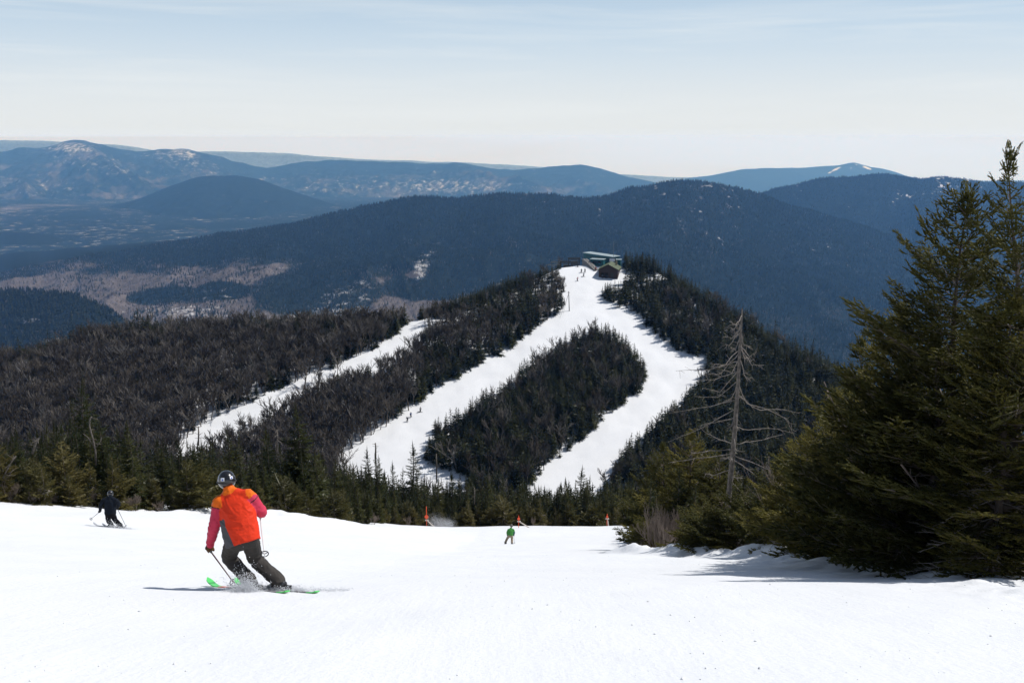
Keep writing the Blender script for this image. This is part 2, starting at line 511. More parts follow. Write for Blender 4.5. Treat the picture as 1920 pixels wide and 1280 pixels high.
ridge('hills', 'far blue mountain range along the horizon', M_far, lambda V, px, py, s: 0.38 * (1 - smooth(0.8, 1, s)), sn4, prof=L4, D=16500, depth=6500, base=-1250, px0=-400, px1=1600, npx=620, ns=150, seed=51, amp=640, power=0.95, rough=5.0, spur=0.5)
L5 = [(1100, 360), (1240, 345), (1290, 334), (1340, 329), (1370, 322), (1395, 316), (1450, 315), (1500, 315), (1545, 311), (1575, 311), (1592, 305), (1607, 304), (1622, 311), (1650, 316), (1672, 320), (1700, 331), (1740, 338), (1900, 350), (2300, 360)]
ridge('hills', 'pale blue mountain with white ski trails on its peak', M_blue, lambda V, px, py, s: 0 * s,
      lambda V, px, py, s: 0.34 * ell(px, py, 1563, 320, 15, 2.2, -28) + 0.22 * ell(px, py, 1608, 307, 12, 3, 0) + 0.20 * ell(px, py, 1625, 314, 16, 2, 25) + 0.20 * ell(px, py, 1605, 316, 44, 6),
      prof=L5, D=20500, depth=3600, base=-1500, px0=1100, px1=2300, npx=480, ns=70, seed=63, amp=120, power=0.9, rough=1.5)
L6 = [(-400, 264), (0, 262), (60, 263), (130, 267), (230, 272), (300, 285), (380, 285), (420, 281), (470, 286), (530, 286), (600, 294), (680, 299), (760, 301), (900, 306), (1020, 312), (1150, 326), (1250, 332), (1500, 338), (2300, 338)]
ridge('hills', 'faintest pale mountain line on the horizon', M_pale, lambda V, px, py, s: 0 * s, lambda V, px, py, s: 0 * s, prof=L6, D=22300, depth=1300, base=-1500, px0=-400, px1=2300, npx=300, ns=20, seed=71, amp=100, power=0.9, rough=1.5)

# valley floor
nv = 90
vy = np.geomspace(1250, 22900, nv); vx = np.linspace(-1, 1, 120)
Y, T = np.meshgrid(vy, vx, indexing='ij'); X = T * (Y * 0.8 + 300)
Z = -645 + 26 * fbm(X / 1400, Y / 1400, 81, 5) * smooth(1300, 3500, Y) - 0.036 * np.maximum(0, Y - 9500)
V = np.stack([X, Y, Z], -1).reshape(-1, 3); px, py, _ = proj(V[:, 0], V[:, 1], V[:, 2])
me = mesh_np('valley', V, grid_faces(nv, 120), [M_far], True, attrs={'hw': ('POINT', 0.26 + 0.22 * fbm(V[:, 0] / 1500, V[:, 1] / 1500, 4, 3)), 'sn': ('POINT', 0.065 + 0.05 * fbm(V[:, 0] / 700, V[:, 1] / 700, 6, 3))})
tag(link('valley', me), 'wide wooded valley floor with small snowy clearings', kind='structure')

# ------------------------------------------------------------------ sky, sun, haze, camera
SUN_EL, SUN_AZ = math.radians(54), math.radians(71)      # azimuth from straight ahead (+Y) towards the right (+X)
w = bpy.data.worlds.new('World'); S.world = w; w.use_nodes = True
wt = w.node_tree; wt.nodes.clear()
wo = wt.nodes.new('ShaderNodeOutputWorld'); bg = wt.nodes.new('ShaderNodeBackground')
sky = wt.nodes.new('ShaderNodeTexSky'); sky.sky_type = 'NISHITA'; sky.sun_disc = False
sky.sun_elevation = SUN_EL; sky.sun_rotation = SUN_AZ
sky.altitude = 1200; sky.air_density = 1.0; sky.dust_density = 0.6; sky.ozone_density = 1.0
bg.inputs[1].default_value = 0.080
tcw = wt.nodes.new('ShaderNodeTexCoord')
mp = wt.nodes.new('ShaderNodeMapping'); mp.inputs['Scale'].default_value = (1.6, 2.2, 26.0); mp.inputs['Rotation'].default_value = (0.06, 0.10, 0)
wt.links.new(tcw.outputs['Generated'], mp.inputs[0])
cn = wt.nodes.new('ShaderNodeTexNoise'); cn.inputs['Scale'].default_value = 1.7; cn.inputs['Detail'].default_value = 8; cn.inputs['Roughness'].default_value = 0.58; cn.inputs['Distortion'].default_value = 0.5
wt.links.new(mp.outputs[0], cn.inputs['Vector'])
cr = wt.nodes.new('ShaderNodeMapRange'); cr.inputs[1].default_value = 0.47; cr.inputs[2].default_value = 0.72; cr.inputs[4].default_value = 0.45
wt.links.new(cn.outputs['Fac'], cr.inputs[0])
cm = wt.nodes.new('ShaderNodeMix'); cm.data_type = 'RGBA'; 
sx = wt.nodes.new('ShaderNodeSeparateXYZ'); wt.links.new(tcw.outputs['Generated'], sx.inputs[0])
lw = wt.nodes.new('ShaderNodeMapRange'); lw.inputs[1].default_value = -0.001; lw.inputs[2].default_value = 0.009
lc = wt.nodes.new('ShaderNodeValToRGB'); el_ = lc.color_ramp.elements
TAU = lambda zz: 7.2e-5 * min(22800, 13 / max(zz, 1e-6))
def low_sky(zz):
    out = []; f_ = max(0.0, 1 - zz / 0.002)
    for kc, tgt, lin in ((0.20, .79 - .022 * f_, .50), (0.49, .825, .555), (1.0, .835 + .02 * f_, .57)):
        T_ = math.exp(-TAU(zz) * kc); out.append((tgt - (1 - T_) * lin) / T_ / 2.0)
    return out
zs_ = (0.0, 0.00057, 0.0008, 0.0011, 0.0016, 0.0025, 0.004, 0.009)
el_[0].position = 0.0; el_[0].color = (*low_sky(0), 1); el_[1].position = 1.0; el_[1].color = (*low_sky(0.02), 1)
for zz in zs_[1:-1]:
    e_ = el_.new((zz + 0.001) / 0.010); e_.color = (*low_sky(zz), 1)
sc_ = wt.nodes.new('ShaderNodeVectorMath'); sc_.operation = 'SCALE'; sc_.inputs['Scale'].default_value = 2.0 / 0.080
wt.links.new(lw.outputs[0], lc.inputs['Fac']); wt.links.new(lc.outputs['Color'], sc_.inputs[0]); 
hm = wt.nodes.new('ShaderNodeMapRange'); hm.interpolation_type = 'SMOOTHSTEP'; hm.inputs[1].default_value = 0.012; hm.inputs[2].default_value = 0.125; wt.links.new(sx.outputs['Z'], hm.inputs[0])
hb = wt.nodes.new('ShaderNodeMix'); hb.data_type = 'RGBA'; hb.inputs['B'].default_value = (0.60 / .08, 0.74 / .08, 0.88 / .08, 1)
wt.links.new(hm.outputs[0], hb.inputs['Factor']); wt.links.new(sc_.outputs[0], hb.inputs['A']); wt.links.new(hb.outputs['Result'], cm.inputs['B'])
hz = wt.nodes.new('ShaderNodeMapRange'); hz.interpolation_type = 'SMOOTHERSTEP'; hz.inputs[1].default_value = 0.0; hz.inputs[2].default_value = 0.34; hz.inputs[3].default_value = 0.97; hz.inputs[4].default_value = 0.0
wt.links.new(sx.outputs['Z'], hz.inputs[0]); wt.links.new(sx.outputs['Z'], lw.inputs[0])
mxx = wt.nodes.new('ShaderNodeMath'); mxx.operation = 'MAXIMUM'; wt.links.new(hz.outputs[0], mxx.inputs[0]); wt.links.new(cr.outputs[0], mxx.inputs[1])
wt.links.new(hz.outputs[0], cm.inputs['Factor']); wt.links.new(sky.outputs[0], cm.inputs['A'])
ci = wt.nodes.new('ShaderNodeMix'); ci.data_type = 'RGBA'; ci.inputs['B'].default_value = (10.4, 10.9, 11.1, 1)
wt.links.new(cr.outputs[0], ci.inputs['Factor']); wt.links.new(cm.outputs['Result'], ci.inputs['A']); wt.links.new(ci.outputs['Result'], bg.inputs[0]); wt.links.new(bg.outputs[0], wo.inputs[0])

ld = bpy.data.lights.new('sun', 'SUN'); ld.energy = 4.3; ld.angle = math.radians(0.53); ld.color = (1.0, 0.965, 0.925)
so = bpy.data.objects.new('sun', ld); COL.objects.link(so)
sdir = Vector((math.sin(SUN_AZ) * math.cos(SUN_EL), math.cos(SUN_AZ) * math.cos(SUN_EL), math.sin(SUN_EL)))
so.rotation_euler = sdir.to_track_quat('Z', 'Y').to_euler()

nt = NT('haze_air')
pv = nt.n('ShaderNodeVolumePrincipled')
pv.inputs['Color'].default_value = (0.20, 0.49, 1.0, 1); pv.inputs['Density'].default_value = 7.2e-5
pv.inputs['Anisotropy'].default_value = 0.3; pv.inputs['Absorption Color'].default_value = (1, 1, 1, 1)
nt.l(pv.outputs[0], nt.out.inputs['Volume'])
mb = MB(); mb.box((0, 11520, -640), (56000, 23120, 1304))
tag(mb.build('haze', nt.mat), 'thin blue air between the slope and the far mountains', kind='stuff')

cd = bpy.data.cameras.new('camera'); cd.lens = 35; cd.sensor_width = 36; cd.clip_start = 0.1; cd.clip_end = 120000
co = bpy.data.objects.new('camera', cd); COL.objects.link(co); co.rotation_euler = (math.pi / 2 - TP, 0, 0)
S.camera = co
S.view_settings.view_transform = 'Standard'; S.view_settings.look = 'None'; S.view_settings.exposure = 0; S.view_settings.gamma = 1
S.cycles.use_denoising = True
S.cycles.max_bounces = 6; S.cycles.diffuse_bounces = 3; S.cycles.glossy_bounces = 2; S.cycles.transmission_bounces = 3; S.cycles.transparent_max_bounces = 6; S.cycles.volume_bounces = 0
S.cycles.sample_clamp_indirect = 6
# ------------------------------------------------------------------ foliage and bark materials
def leaf_mat(name, dark, mid, light, trans=0.32, nsc=2.2):
    nt = NT(name)
    oi = nt.n('ShaderNodeObjectInfo'); at = nt.n('ShaderNodeAttribute', attribute_name='tint'); tc = nt.n('ShaderNodeTexCoord')
    a = nt.n('ShaderNodeMath', operation='ADD'); nt.l(oi.outputs['Random'], a.inputs[0]); nt.l(at.outputs['Fac'], a.inputs[1])
    f = nt.n('ShaderNodeMath', operation='FRACT'); nt.l(a.outputs[0], f.inputs[0])
    n1 = noise(nt, nsc, 4, 0.65, tc.outputs['Object'])
    m = nt.n('ShaderNodeMath', operation='MULTIPLY_ADD'); nt.l(n1, m.inputs[0]); m.inputs[1].default_value = 0.9
    k = nt.n('ShaderNodeMath', operation='MULTIPLY_ADD'); nt.l(f.outputs[0], k.inputs[0]); k.inputs[1].default_value = 0.55; k.inputs[2].default_value = -0.22
    nt.l(k.outputs[0], m.inputs[2])
    c = ramp(nt, m.outputs[0], [(0.1, dark), (0.45, mid), (0.85, light)])
    d = nt.n('ShaderNodeBsdfDiffuse'); t = nt.n('ShaderNodeBsdfTranslucent'); mx = nt.n('ShaderNodeMixShader'); mx.inputs[0].default_value = trans
    nt.l(c, d.inputs[0])
    hs = nt.n('ShaderNodeHueSaturation'); hs.inputs['Value'].default_value = 1.25; hs.inputs['Hue'].default_value = 0.485; nt.l(c, hs.inputs['Color']); nt.l(hs.outputs[0], t.inputs[0])
    nt.l(d.outputs[0], mx.inputs[1]); nt.l(t.outputs[0], mx.inputs[2])
    g = nt.n('ShaderNodeBsdfGlossy'); g.inputs['Roughness'].default_value = 0.45; g.inputs[0].default_value = (0.5, 0.5, 0.45, 1)
    m2 = nt.n('ShaderNodeMixShader'); m2.inputs[0].default_value = 0.035
    nt.l(mx.outputs[0], m2.inputs[1]); nt.l(g.outputs[0], m2.inputs[2]); nt.l(m2.outputs[0], nt.out.inputs[0])
    return nt.mat


NEEDLE = leaf_mat('spruce_needles', (0.011, 0.017, 0.006), (0.030, 0.038, 0.011), (0.068, 0.070, 0.019))
NEEDLE_OLIVE = leaf_mat('young_fir_needles', (0.024, 0.026, 0.008), (0.070, 0.066, 0.020), (0.125, 0.105, 0.034), 0.35)
NEEDLE_FIR = leaf_mat('fir_needles', (0.032, 0.042, 0.009), (0.110, 0.108, 0.021), (0.285, 0.248, 0.050), 0.58, 7.0)
NEEDLE_FAR = leaf_mat('far_spruce_needles', (0.008, 0.012, 0.005), (0.020, 0.026, 0.009), (0.052, 0.054, 0.018), 0.22)
BARK = simple('grey_brown_bark', (0.13, 0.105, 0.085), 0.9, var=0.4, vscale=14, bump=0.6, bscale=40)
BARK_RED = simple('scaly_conifer_bark', (0.10, 0.078, 0.062), 0.9, var=0.45, vscale=12, bump=0.7, bscale=30)
DEADWOOD = simple('weathered_dead_wood', (0.30, 0.265, 0.23), 0.85, var=0.4, vscale=9, bump=0.5, bscale=50)
TWIG = simple('bare_twigs', (0.19, 0.15, 0.122), 0.9, var=0.35, vscale=1.3)
nt = NT('bare_hardwood_twigs'); bb_ = nt.n('ShaderNodeBsdfDiffuse'); oi = nt.n('ShaderNodeObjectInfo'); at = nt.n('ShaderNodeAttribute', attribute_name='tint')
aa_ = nt.n('ShaderNodeMath', operation='ADD'); nt.l(oi.outputs['Random'], aa_.inputs[0]); nt.l(at.outputs['Fac'], aa_.inputs[1]); ff_ = nt.n('ShaderNodeMath', operation='FRACT'); nt.l(aa_.outputs[0], ff_.inputs[0])
nt.l(ramp(nt, ff_.outputs[0], [(0.0, (0.055, 0.046, 0.040)), (0.45, (0.095, 0.082, 0.068)), (0.8, (0.15, 0.131, 0.112)), (1.0, (0.21, 0.192, 0.17))]), bb_.inputs[0]); nt.l(bb_.outputs[0], nt.out.inputs[0]); TWIG_FAR = nt.mat


def rot_z(a):
    c, s = np.cos(a), np.sin(a)
    return np.array([[c, -s, 0], [s, c, 0], [0, 0, 1.0]])


def rot_y(a):
    c, s = np.cos(a), np.sin(a)
    return np.array([[c, 0, s], [0, 1.0, 0], [-s, 0, c]])


def rot_x(a):
    c, s = np.cos(a), np.sin(a)
    return np.array([[1.0, 0, 0], [0, c, -s], [0, s, c]])


def tube_np(pts, rad, n=3):
    """triangulated open tube"""
    mb = MB(); mb.tube(pts, rad, n, cap=False)
    V = np.vstack(mb.v); F = np.array(mb.f)
    return V, np.vstack([F[:, [0, 1, 2]], F[:, [0, 2, 3]]])


class TM:
    """triangle soup collector with material index"""
    def __init__(s):
        s.V = []; s.F = []; s.M = []; s.n = 0

    def add(s, V, F, m=0):
        s.V.append(V); s.F.append(F + s.n); s.M.append(np.full(len(F), m, np.int32)); s.n += len(V)

    def get(s):
        return np.vstack(s.V), np.vstack(s.F), np.concatenate(s.M)


def needles_on(segs, rng, spacing, ln, wd, up=0.5):
    """needle triangles along segments (k,2,3): flat sprays with some needles standing up"""
    segs = np.asarray(segs); d = segs[:, 1] - segs[:, 0]; L = np.linalg.norm(d, axis=1)
    cnt = np.maximum(1, (L / spacing).astype(int)); idx = np.repeat(np.arange(len(segs)), cnt)
    t = rng.random(len(idx)); p = segs[idx, 0] + d[idx] * t[:, None]
    u = d[idx] / (L[idx][:, None] + 1e-9)
    zz = np.tile([0, 0, 1.0], (len(idx), 1)); side = np.cross(u, zz); side /= np.linalg.norm(side, axis=1)[:, None] + 1e-9
    nrm = np.cross(side, u)
    V = []
    for k in range(3):
        if k < 2:
            sg = 1 if k == 0 else -1
            dr = u * (0.55 + 0.3 * rng.random((len(idx), 1))) + side * sg + nrm * (rng.normal(0.15, 0.3, (len(idx), 1)))
            keep = np.ones(len(idx), bool)
        else:
            dr = u * 0.8 + nrm * 1.0 + side * rng.normal(0, 0.5, (len(idx), 1)); keep = rng.random(len(idx)) < up
        dr = dr / np.linalg.norm(dr, axis=1)[:, None]
        w_ = np.cross(dr, nrm + rng.normal(0, 0.4, dr.shape)); w_ /= np.linalg.norm(w_, axis=1)[:, None] + 1e-9
        l = ln * (0.7 + 0.6 * rng.random((len(idx), 1)))
        tri = np.stack([p - w_ * wd / 2, p + w_ * wd / 2, p + dr * l], 1)[keep]
        V.append(tri.reshape(-1, 3))
    V = np.vstack(V)
    return V, np.arange(len(V)).reshape(-1, 3)


def fir_bough(L, seed, spacing=0.017, ln=0.028, wd=0.0065, curve=0.20, dens=1.0):
    rng = np.random.default_rng(seed)
    n = 10; t = np.linspace(0, 1, n)
    ph = rng.random() * 6
    stem = np.stack([t * L, 0.05 * L * np.sin(t * 3 + ph) * t, curve * L * (t ** 2 - 0.75 * t) + 0.01 * L * np.sin(t * 9 + ph)], 1)
    segs = [np.stack([stem[i], stem[i + 1]]) for i in range(3, n - 1)]
    step = 0.055 / dens; x = 0.10 * L
    tw = []
    while x < L:
        tt = x / L
        for sg in (-1, 1):
            if rng.random() < 0.12:
                continue
            l = min(0.55, 0.50 * L * (1 - tt) ** 0.75 * (0.55 + 0.6 * rng.random()) * min(1, tt * 3.2 + 0.25) + 0.05)
            p = np.array([np.interp(x, stem[:, 0], stem[:, k]) for k in range(3)])
            a = math.radians(rng.uniform(42, 66)) * sg
            dz = rng.normal(-0.02, 0.16)
            d = np.array([math.cos(a), math.sin(a), dz]); d /= np.linalg.norm(d)
            m = p + d * l * 0.55 + np.array([0, 0, rng.normal(0, 0.02) * l])
            d2 = d + np.array([0.35, 0, 0.05]); d2 /= np.linalg.norm(d2)
            q = m + d2 * l * 0.45
            segs += [np.stack([p, m]), np.stack([m, q])]; tw.append((p, m, q))
            if l > 0.14:
                for f in np.arange(0.3, 0.95, 0.055 / l / dens * 1.2):
                    for s2 in (-1, 1):
                        if rng.random() < 0.2:
                            continue
                        b_ = p + (q - p) * f; l2 = l * 0.45 * (1 - f) + 0.045
                        a2 = a + s2 * math.radians(rng.uniform(40, 60))
                        dd = np.array([math.cos(a2), math.sin(a2), rng.normal(0.0, 0.18)])
                        segs.append(np.stack([b_, b_ + dd * l2]))
        x += step * rng.uniform(0.75, 1.3)
    V, F = needles_on(segs, rng, spacing, ln, wd)
    tm = TM(); tm.add(V, F, 0)
    # each shoot's dense inner brush: a slim spindle
    sg_ = np.asarray(segs); a_, b_ = sg_[:, 0], sg_[:, 1]; dv = b_ - a_; ln_ = np.linalg.norm(dv, axis=1)[:, None]; dn = dv / (ln_ + 1e-9)
    e1 = np.cross(dn, rng.normal(0, 1, dn.shape)); e1 /= np.linalg.norm(e1, axis=1)[:, None] + 1e-9; e2 = np.cross(dn, e1)
    rr = np.minimum(0.016, ln_ * 0.16) * rng.uniform(0.7, 1.2, ln_.shape); md = a_ + dv * 0.45
    ring = [md + rr * (math.cos(t) * e1 + math.sin(t) * e2) for t in (0, 2.09, 4.19)]
    VV = np.stack([a_ - dn * 0.01, *ring, b_ + dn * 0.012], 1).reshape(-1, 3)
    FF = (np.array([[0, 2, 1], [0, 3, 2], [0, 1, 3], [4, 1, 2], [4, 2, 3], [4, 3, 1]])[None] + (np.arange(len(sg_)) * 5)[:, None, None]).reshape(-1, 3)
    tm.add(VV, FF, 0)
    Vs, Fs = tube_np(stem, np.linspace(0.011, 0.002, n) * (0.5 + L * 0.6), 3); tm.add(Vs, Fs, 1)
    for p, m, q in tw:
        w_ = 0.003
        tm.add(np.array([p + [0, 0, w_], p - [0, 0, w_], q]), np.array([[0, 1, 2]]), 1)
    return tm.get()


def mid_bough(seed, k=9, wid=0.075, far=False):
    """unit-length bough: flat ragged spray of pointed twigs"""
    rng = np.random.default_rng(seed); T = []; M = []
    curve = rng.uniform(0.05, 0.2)
    z_of = lambda x: curve * (x * x - 0.8 * x)
    if far:
        for i in range(k):
            x = (i + 0.6 * rng.random()) / k; sg = 1 if i % 2 else -1
            a = math.radians(rng.uniform(28, 62)) * sg; l = 0.42 * (1 - x) + 0.24
            p = np.array([x * 0.9, 0, z_of(x)]); d = np.array([math.cos(a), math.sin(a), rng.normal(-0.22, 0.2)]) * l
            w_ = np.array([-math.sin(a), math.cos(a), rng.normal(0, 0.4)]) * wid * (1.5 - x)
            T.append([p - w_, p + w_, p + d])
        T.append([[0, -0.07, 0], [0, 0.07, 0.02], [1.04, 0, z_of(1)]])
    else:
        for i in range(k):
            x = (i + 0.8 * rng.random()) / k
            for sg in (-1, 1):
                if rng.random() < 0.1:
                    continue
                a = math.radians(rng.uniform(35, 65)) * sg; l = (0.42 * (1 - x) ** 0.8 + 0.1) * rng.uniform(0.6, 1.2) * min(1, x * 3 + 0.35)
                p = np.array([x * 0.95, 0, z_of(x)]); d = np.array([math.cos(a), math.sin(a), rng.normal(-0.12, 0.15)]) * l
                w_ = np.array([-math.sin(a), math.cos(a), rng.normal(0, 0.5)]) * wid * rng.uniform(0.5, 1)
                T.append([p - w_ * 0.4, p + d * 0.4 + w_, p + d]); T.append([p + d * 0.35 - w_, p + w_ * 0.3, p + d * 1.05 + [0, 0, -0.03]])
                for s2 in (-1, 1):
                    a2 = a + s2 * math.radians(rng.uniform(35, 60)); b_ = p + d * rng.uniform(0.3, 0.7)
                    e = np.array([math.cos(a2), math.sin(a2), rng.normal(-0.1, 0.25)]) * l * 0.5
                    v = np.cross(e, [0, 0, 1.0]); v = v / (np.linalg.norm(v) + 1e-9) * wid * 0.45 + [0, 0, rng.normal(0, wid * 0.3)]
                    T.append([b_ - v, b_ + v, b_ + e])
        T.append([[0.3, -wid * 0.5, z_of(0.3)], [0.3, wid * 0.5, z_of(0.3) + 0.02], [1.05, 0, z_of(1.05)]])
    T = np.array(T, float)
    V = T.reshape(-1, 3)
    return V, np.arange(len(V)).reshape(-1, 3)


def place(V, L, pitch, roll, az, p):
    Q = V * L
    Q = Q @ rot_x(roll).T @ rot_y(-pitch).T @ rot_z(az).T
    return Q + p


def conifer(seed, H, R, nb, boughs, base=0.06, power=0.85, shade_gap=0.12, lean=0.0, irregular=0.25, top=0.06, up=(35, -12), dead=0, whorl=0):
    """crown (tri soup in two materials) and trunk of one conifer; boughs: list of (V,F) unit or [(L,(V,F,M))]"""
    rng = np.random.default_rng(seed)
    tm = TM(); trunk = TM()
    sway = lambda h: np.array([lean * H * h * h + 0.012 * H * math.sin(h * 7 + seed), 0.010 * H * math.sin(h * 5 + seed * 2), h * H])
    k = 9
    pts = np.array([sway(h) for h in np.linspace(-0.02, 0.985, k)])
    Vt, Ft = tube_np(pts, np.linspace(1, 0.06, k) * (0.012 + 0.016 * H ** 0.5) * H ** 0.5 * 0.75, 6); trunk.add(Vt, Ft, 0)
    az = rng.random() * 6.28
    tier = rng.random(64)
    for i in range(nb):
        h = base + (1 - base - 0.015) * (1 - (1 - (i + rng.random()) / nb) ** 0.8)
        if whorl:
            h = min(0.985, max(base, (math.floor(h * H / whorl) + 0.5 + rng.normal(0, 0.10)) * whorl / H))
        az += 2.39996 + rng.normal(0, 0.35)
        side = 1 + irregular * math.sin(az + seed) * 0.7 + irregular * (tier[int(h * 22) % 64] - 0.5)
        L = R * ((1 - h) ** power * (0.72 + 0.4 * rng.random()) * side * min(1, 0.55 + h / max(base, 0.02) * 0.3) + top)
        if rng.random() < 0.08:
            L *= 1.25
        pitch = math.radians(up[1] + (up[0] - up[1]) * h ** 1.4 + rng.normal(0, 8))
        p = sway(h)
        if isinstance(boughs[0][0], float):
            want = L; j = min(range(len(boughs)), key=lambda q: abs(math.log(boughs[q][0] / want)) + 0.35 * rng.random())
            Lb, (V, F, M) = boughs[j]
            Q = place(V, L / Lb, pitch, rng.normal(0, 0.18), az, p)
            for mm in (0, 1):
                f = F[M == mm]
                if len(f):
                    u, inv = np.unique(f, return_inverse=True)
                    tm.add(Q[u], inv.reshape(f.shape), mm)
        else:
            V, F = boughs[rng.integers(len(boughs))]
            tm.add(place(V, L, pitch, rng.normal(0, 0.25), az, p), F, 0)
    # leader
    if isinstance(boughs[0][0], float):
        for j in range(4):
            V, F, M = boughs[0][1]
            tm.add(place(V, (R * 0.22 + 0.014 * H) / boughs[0][0], math.radians(76 if j else 88), j * 1.05, j * 2.1, sway(0.955)), F, 0)
    else:
        w_ = 0.011 * H; t0 = sway(0.86); t1 = sway(1.03)
        tm.add(np.array([t0 + [w_, 0, 0], t0 - [w_, 0, 0], t1, t0 + [0, w_, 0], t0 - [0, w_, 0], t1]), np.array([[0, 1, 2], [3, 4, 5]]), 0)
    for j in range(dead):
        h = base * 0.3 + rng.random() * 0.45; a = rng.random() * 6.28; L = R * rng.uniform(0.45, 0.95) * (1 - h)
        p = sway(h); n = 5; t = np.linspace(0, 1, n)
        dr = np.array([math.cos(a), math.sin(a), rng.normal(-0.15, 0.2)])
        bp_ = p + dr * L * t[:, None] + np.stack([0 * t, 0 * t, -0.12 * L * t * t], 1) + rng.normal(0, 0.018 * L, (n, 3)) * t[:, None]
        V, F = tube_np(bp_, np.linspace(0.011, 0.003, n), 3); trunk.add(V, F, 1)
        for q in range(7):
            f = rng.uniform(0.25, 0.95); b_ = p + dr * L * f + np.array([0, 0, -0.12 * L * f * f])
            a2 = a + rng.choice([-1, 1]) * rng.uniform(0.5, 1.1); e = np.array([math.cos(a2), math.sin(a2), rng.normal(0, 0.35)]) * L * 0.35 * (1.1 - f)
            V, F = tube_np(np.array([b_, b_ + e * 0.5 + rng.normal(0, 0.02, 3), b_ + e]), np.array([0.006, 0.004, 0.002]), 3); trunk.add(V, F, 1)
    return tm.get(), trunk.get()


def bare(seed, H, depth=4, r0=None, spread=0.55, minr=0.012, nside=3, kids=(3, 4), trunk_frac=0.35, upw=0.25, stems=1):
    """leafless tree: recursive tapered branches"""
    rng = np.random.default_rng(seed); tm = TM(); r0 = r0 or 0.012 * H + 0.02

    def grow(p, d, L, r, lev):
        n = 4 if lev < 2 else 3
        pts = [p]; q = p; dd = d
        for i in range(n - 1):
            dd = dd + rng.normal(0, 0.13, 3) + np.array([0, 0, upw * 0.25]); dd = dd / np.linalg.norm(dd)
            q = q + dd * L / (n - 1); pts.append(q)
        pts = np.array(pts); rr = np.linspace(r, max(r * 0.55, minr * 0.6), n)
        V, F = tube_np(pts, np.maximum(rr, minr), nside if lev < 2 else 3)
        tm.add(V, F, 0)
        if lev >= depth:
            return
        for c in range(rng.integers(kids[0], kids[1] + 1)):
            f = rng.uniform(0.45 if lev == 0 else 0.25, 1.0); b_ = p + (pts[-1] - p) * f if lev else np.array([np.interp(f * (n - 1), range(n), pts[:, k]) for k in range(3)])
            ax = rng.normal(0, 1, 3); ax = ax - dd * ax.dot(dd); ax /= np.linalg.norm(ax)
            e = dd * math.cos(spread) + ax * math.sin(spread) * rng.uniform(0.7, 1.3) + np.array([0, 0, upw]); e /= np.linalg.norm(e)
            grow(b_, e, L * rng.uniform(0.5, 0.8), r * 0.58, lev + 1)

    for s_ in range(stems):
        a = rng.random() * 6.28; t = (0.25 + 0.35 * rng.random()) if stems > 1 else 0.06
        grow(np.array([math.cos(a), math.sin(a), -0.3]) * (0.12 if stems > 1 else 0.02), np.array([math.cos(a) * t, math.sin(a) * t, 1.0]), H * trunk_frac * rng.uniform(0.8, 1.1), r0, 0)
    V, F, M = tm.get()
    V = V * (H / max(V[:, 2].max(), 0.1)); return V, F, M


# ------------------------------------------------------------------ where trees stand on the ski hill
T1 = [(330, 850), (345, 826), (380, 800), (450, 765), (540, 722), (620, 690), (700, 655), (748, 622), (764, 602), (800, 599), (838, 597), (842, 603), (812, 607), (792, 612), (784, 626), (772, 644), (700, 678), (660, 694),
      (600, 715), (540, 743), (470, 782), (420, 807), (385, 829), (360, 846)]
T2 = [(630, 880), (655, 848), (700, 818), (760, 775), (820, 730), (880, 695), (950, 655), (1000, 618), (1045, 592), (1062, 570), (1058, 540), (1054, 522), (1046, 512), (1052, 503), (1066, 495), (1085, 488), (1110, 486), (1128, 494), (1170, 499), (1174, 518), (1165, 527), (1130, 533), (1128, 560), (1160, 575),
      (1205, 592), (1212, 612), (1250, 642), (1280, 664), (1322, 664), (1312, 700), (1272, 745), (1222, 790), (1172, 830), (1147, 860), (1132, 892), (1120, 930), (980, 930), (1010, 890), (1060, 850), (1120, 802), (1160, 762), (1200, 735), (1217, 690),
      (1192, 650), (1152, 612), (1118, 599), (1062, 626), (1030, 650), (980, 680), (960, 708), (915, 725), (870, 760), (812, 790), (800, 830), (792, 858), (830, 880), (880, 893), (880, 915), (760, 915)]


def inside(px, py, poly):
    poly = np.array(poly, float); r = np.zeros(np.shape(px), bool); j = len(poly) - 1
    for i in range(len(poly)):
        xi, yi = poly[i]; xj, yj = poly[j]
        c = ((yi > py) != (yj > py)) & (px < (xj - xi) * (py - yi) / (yj - yi + 1e-9) + xi)
        r ^= c; j = i
    return r


def in_trail(px, py):
    return inside(px, py, T1) | inside(px, py, T2)


def scatter(y0, y1, step, seed, half=lambda y: 0.62 * y + 12):
    rng = np.random.default_rng(seed); out = []
    y = y0
    while y < y1:
        h = half(y); n = int(2 * h / step)
        xs = -h + (np.arange(n) + rng.random(n)) * step
        out.append(np.stack([xs, y + (rng.random(n) - 0.5) * step * 1.2], 1)); y += step
    return np.vstack(out)


CLEAR = [(1192, 494, 24, 8, .9), (1235, 518, 30, 7, 1), (1165, 580, 25, 10, .7), (1210, 600, 15, 12, .6), (1320, 690, 30, 25, .7), (862, 586, 46, 13, .85), (960, 560, 40, 18, .5), (1020, 530, 20, 14, .4), (1030, 610, 40, 10, .35), (820, 598, 40, 6, .7),
         (1330, 555, 25, 8, .7), (1310, 600, 14, 8, .7), (1000, 660, 40, 14, .2), (880, 720, 20, 8, .6), (520, 735, 60, 12, .3), (430, 620, 8, 6, .9), (1036, 506, 20, 6, .8), (1165, 515, 30, 13, 1), (400, 770, 90, 14, .35), (250, 800, 60, 10, .3), (840, 790, 25, 7, .4), (1000, 800, 10, 6, .6)]
pts = scatter(228, 480, 1.62, 11)
x, y = pts[:, 0], pts[:, 1]; z = ground(x, y)
px, py, dd = proj(x, y, z)
rng = np.random.default_rng(12)
yc = crest_y(px)
keep = (y < yc + 35) & (px > -320) & (px < 2250)
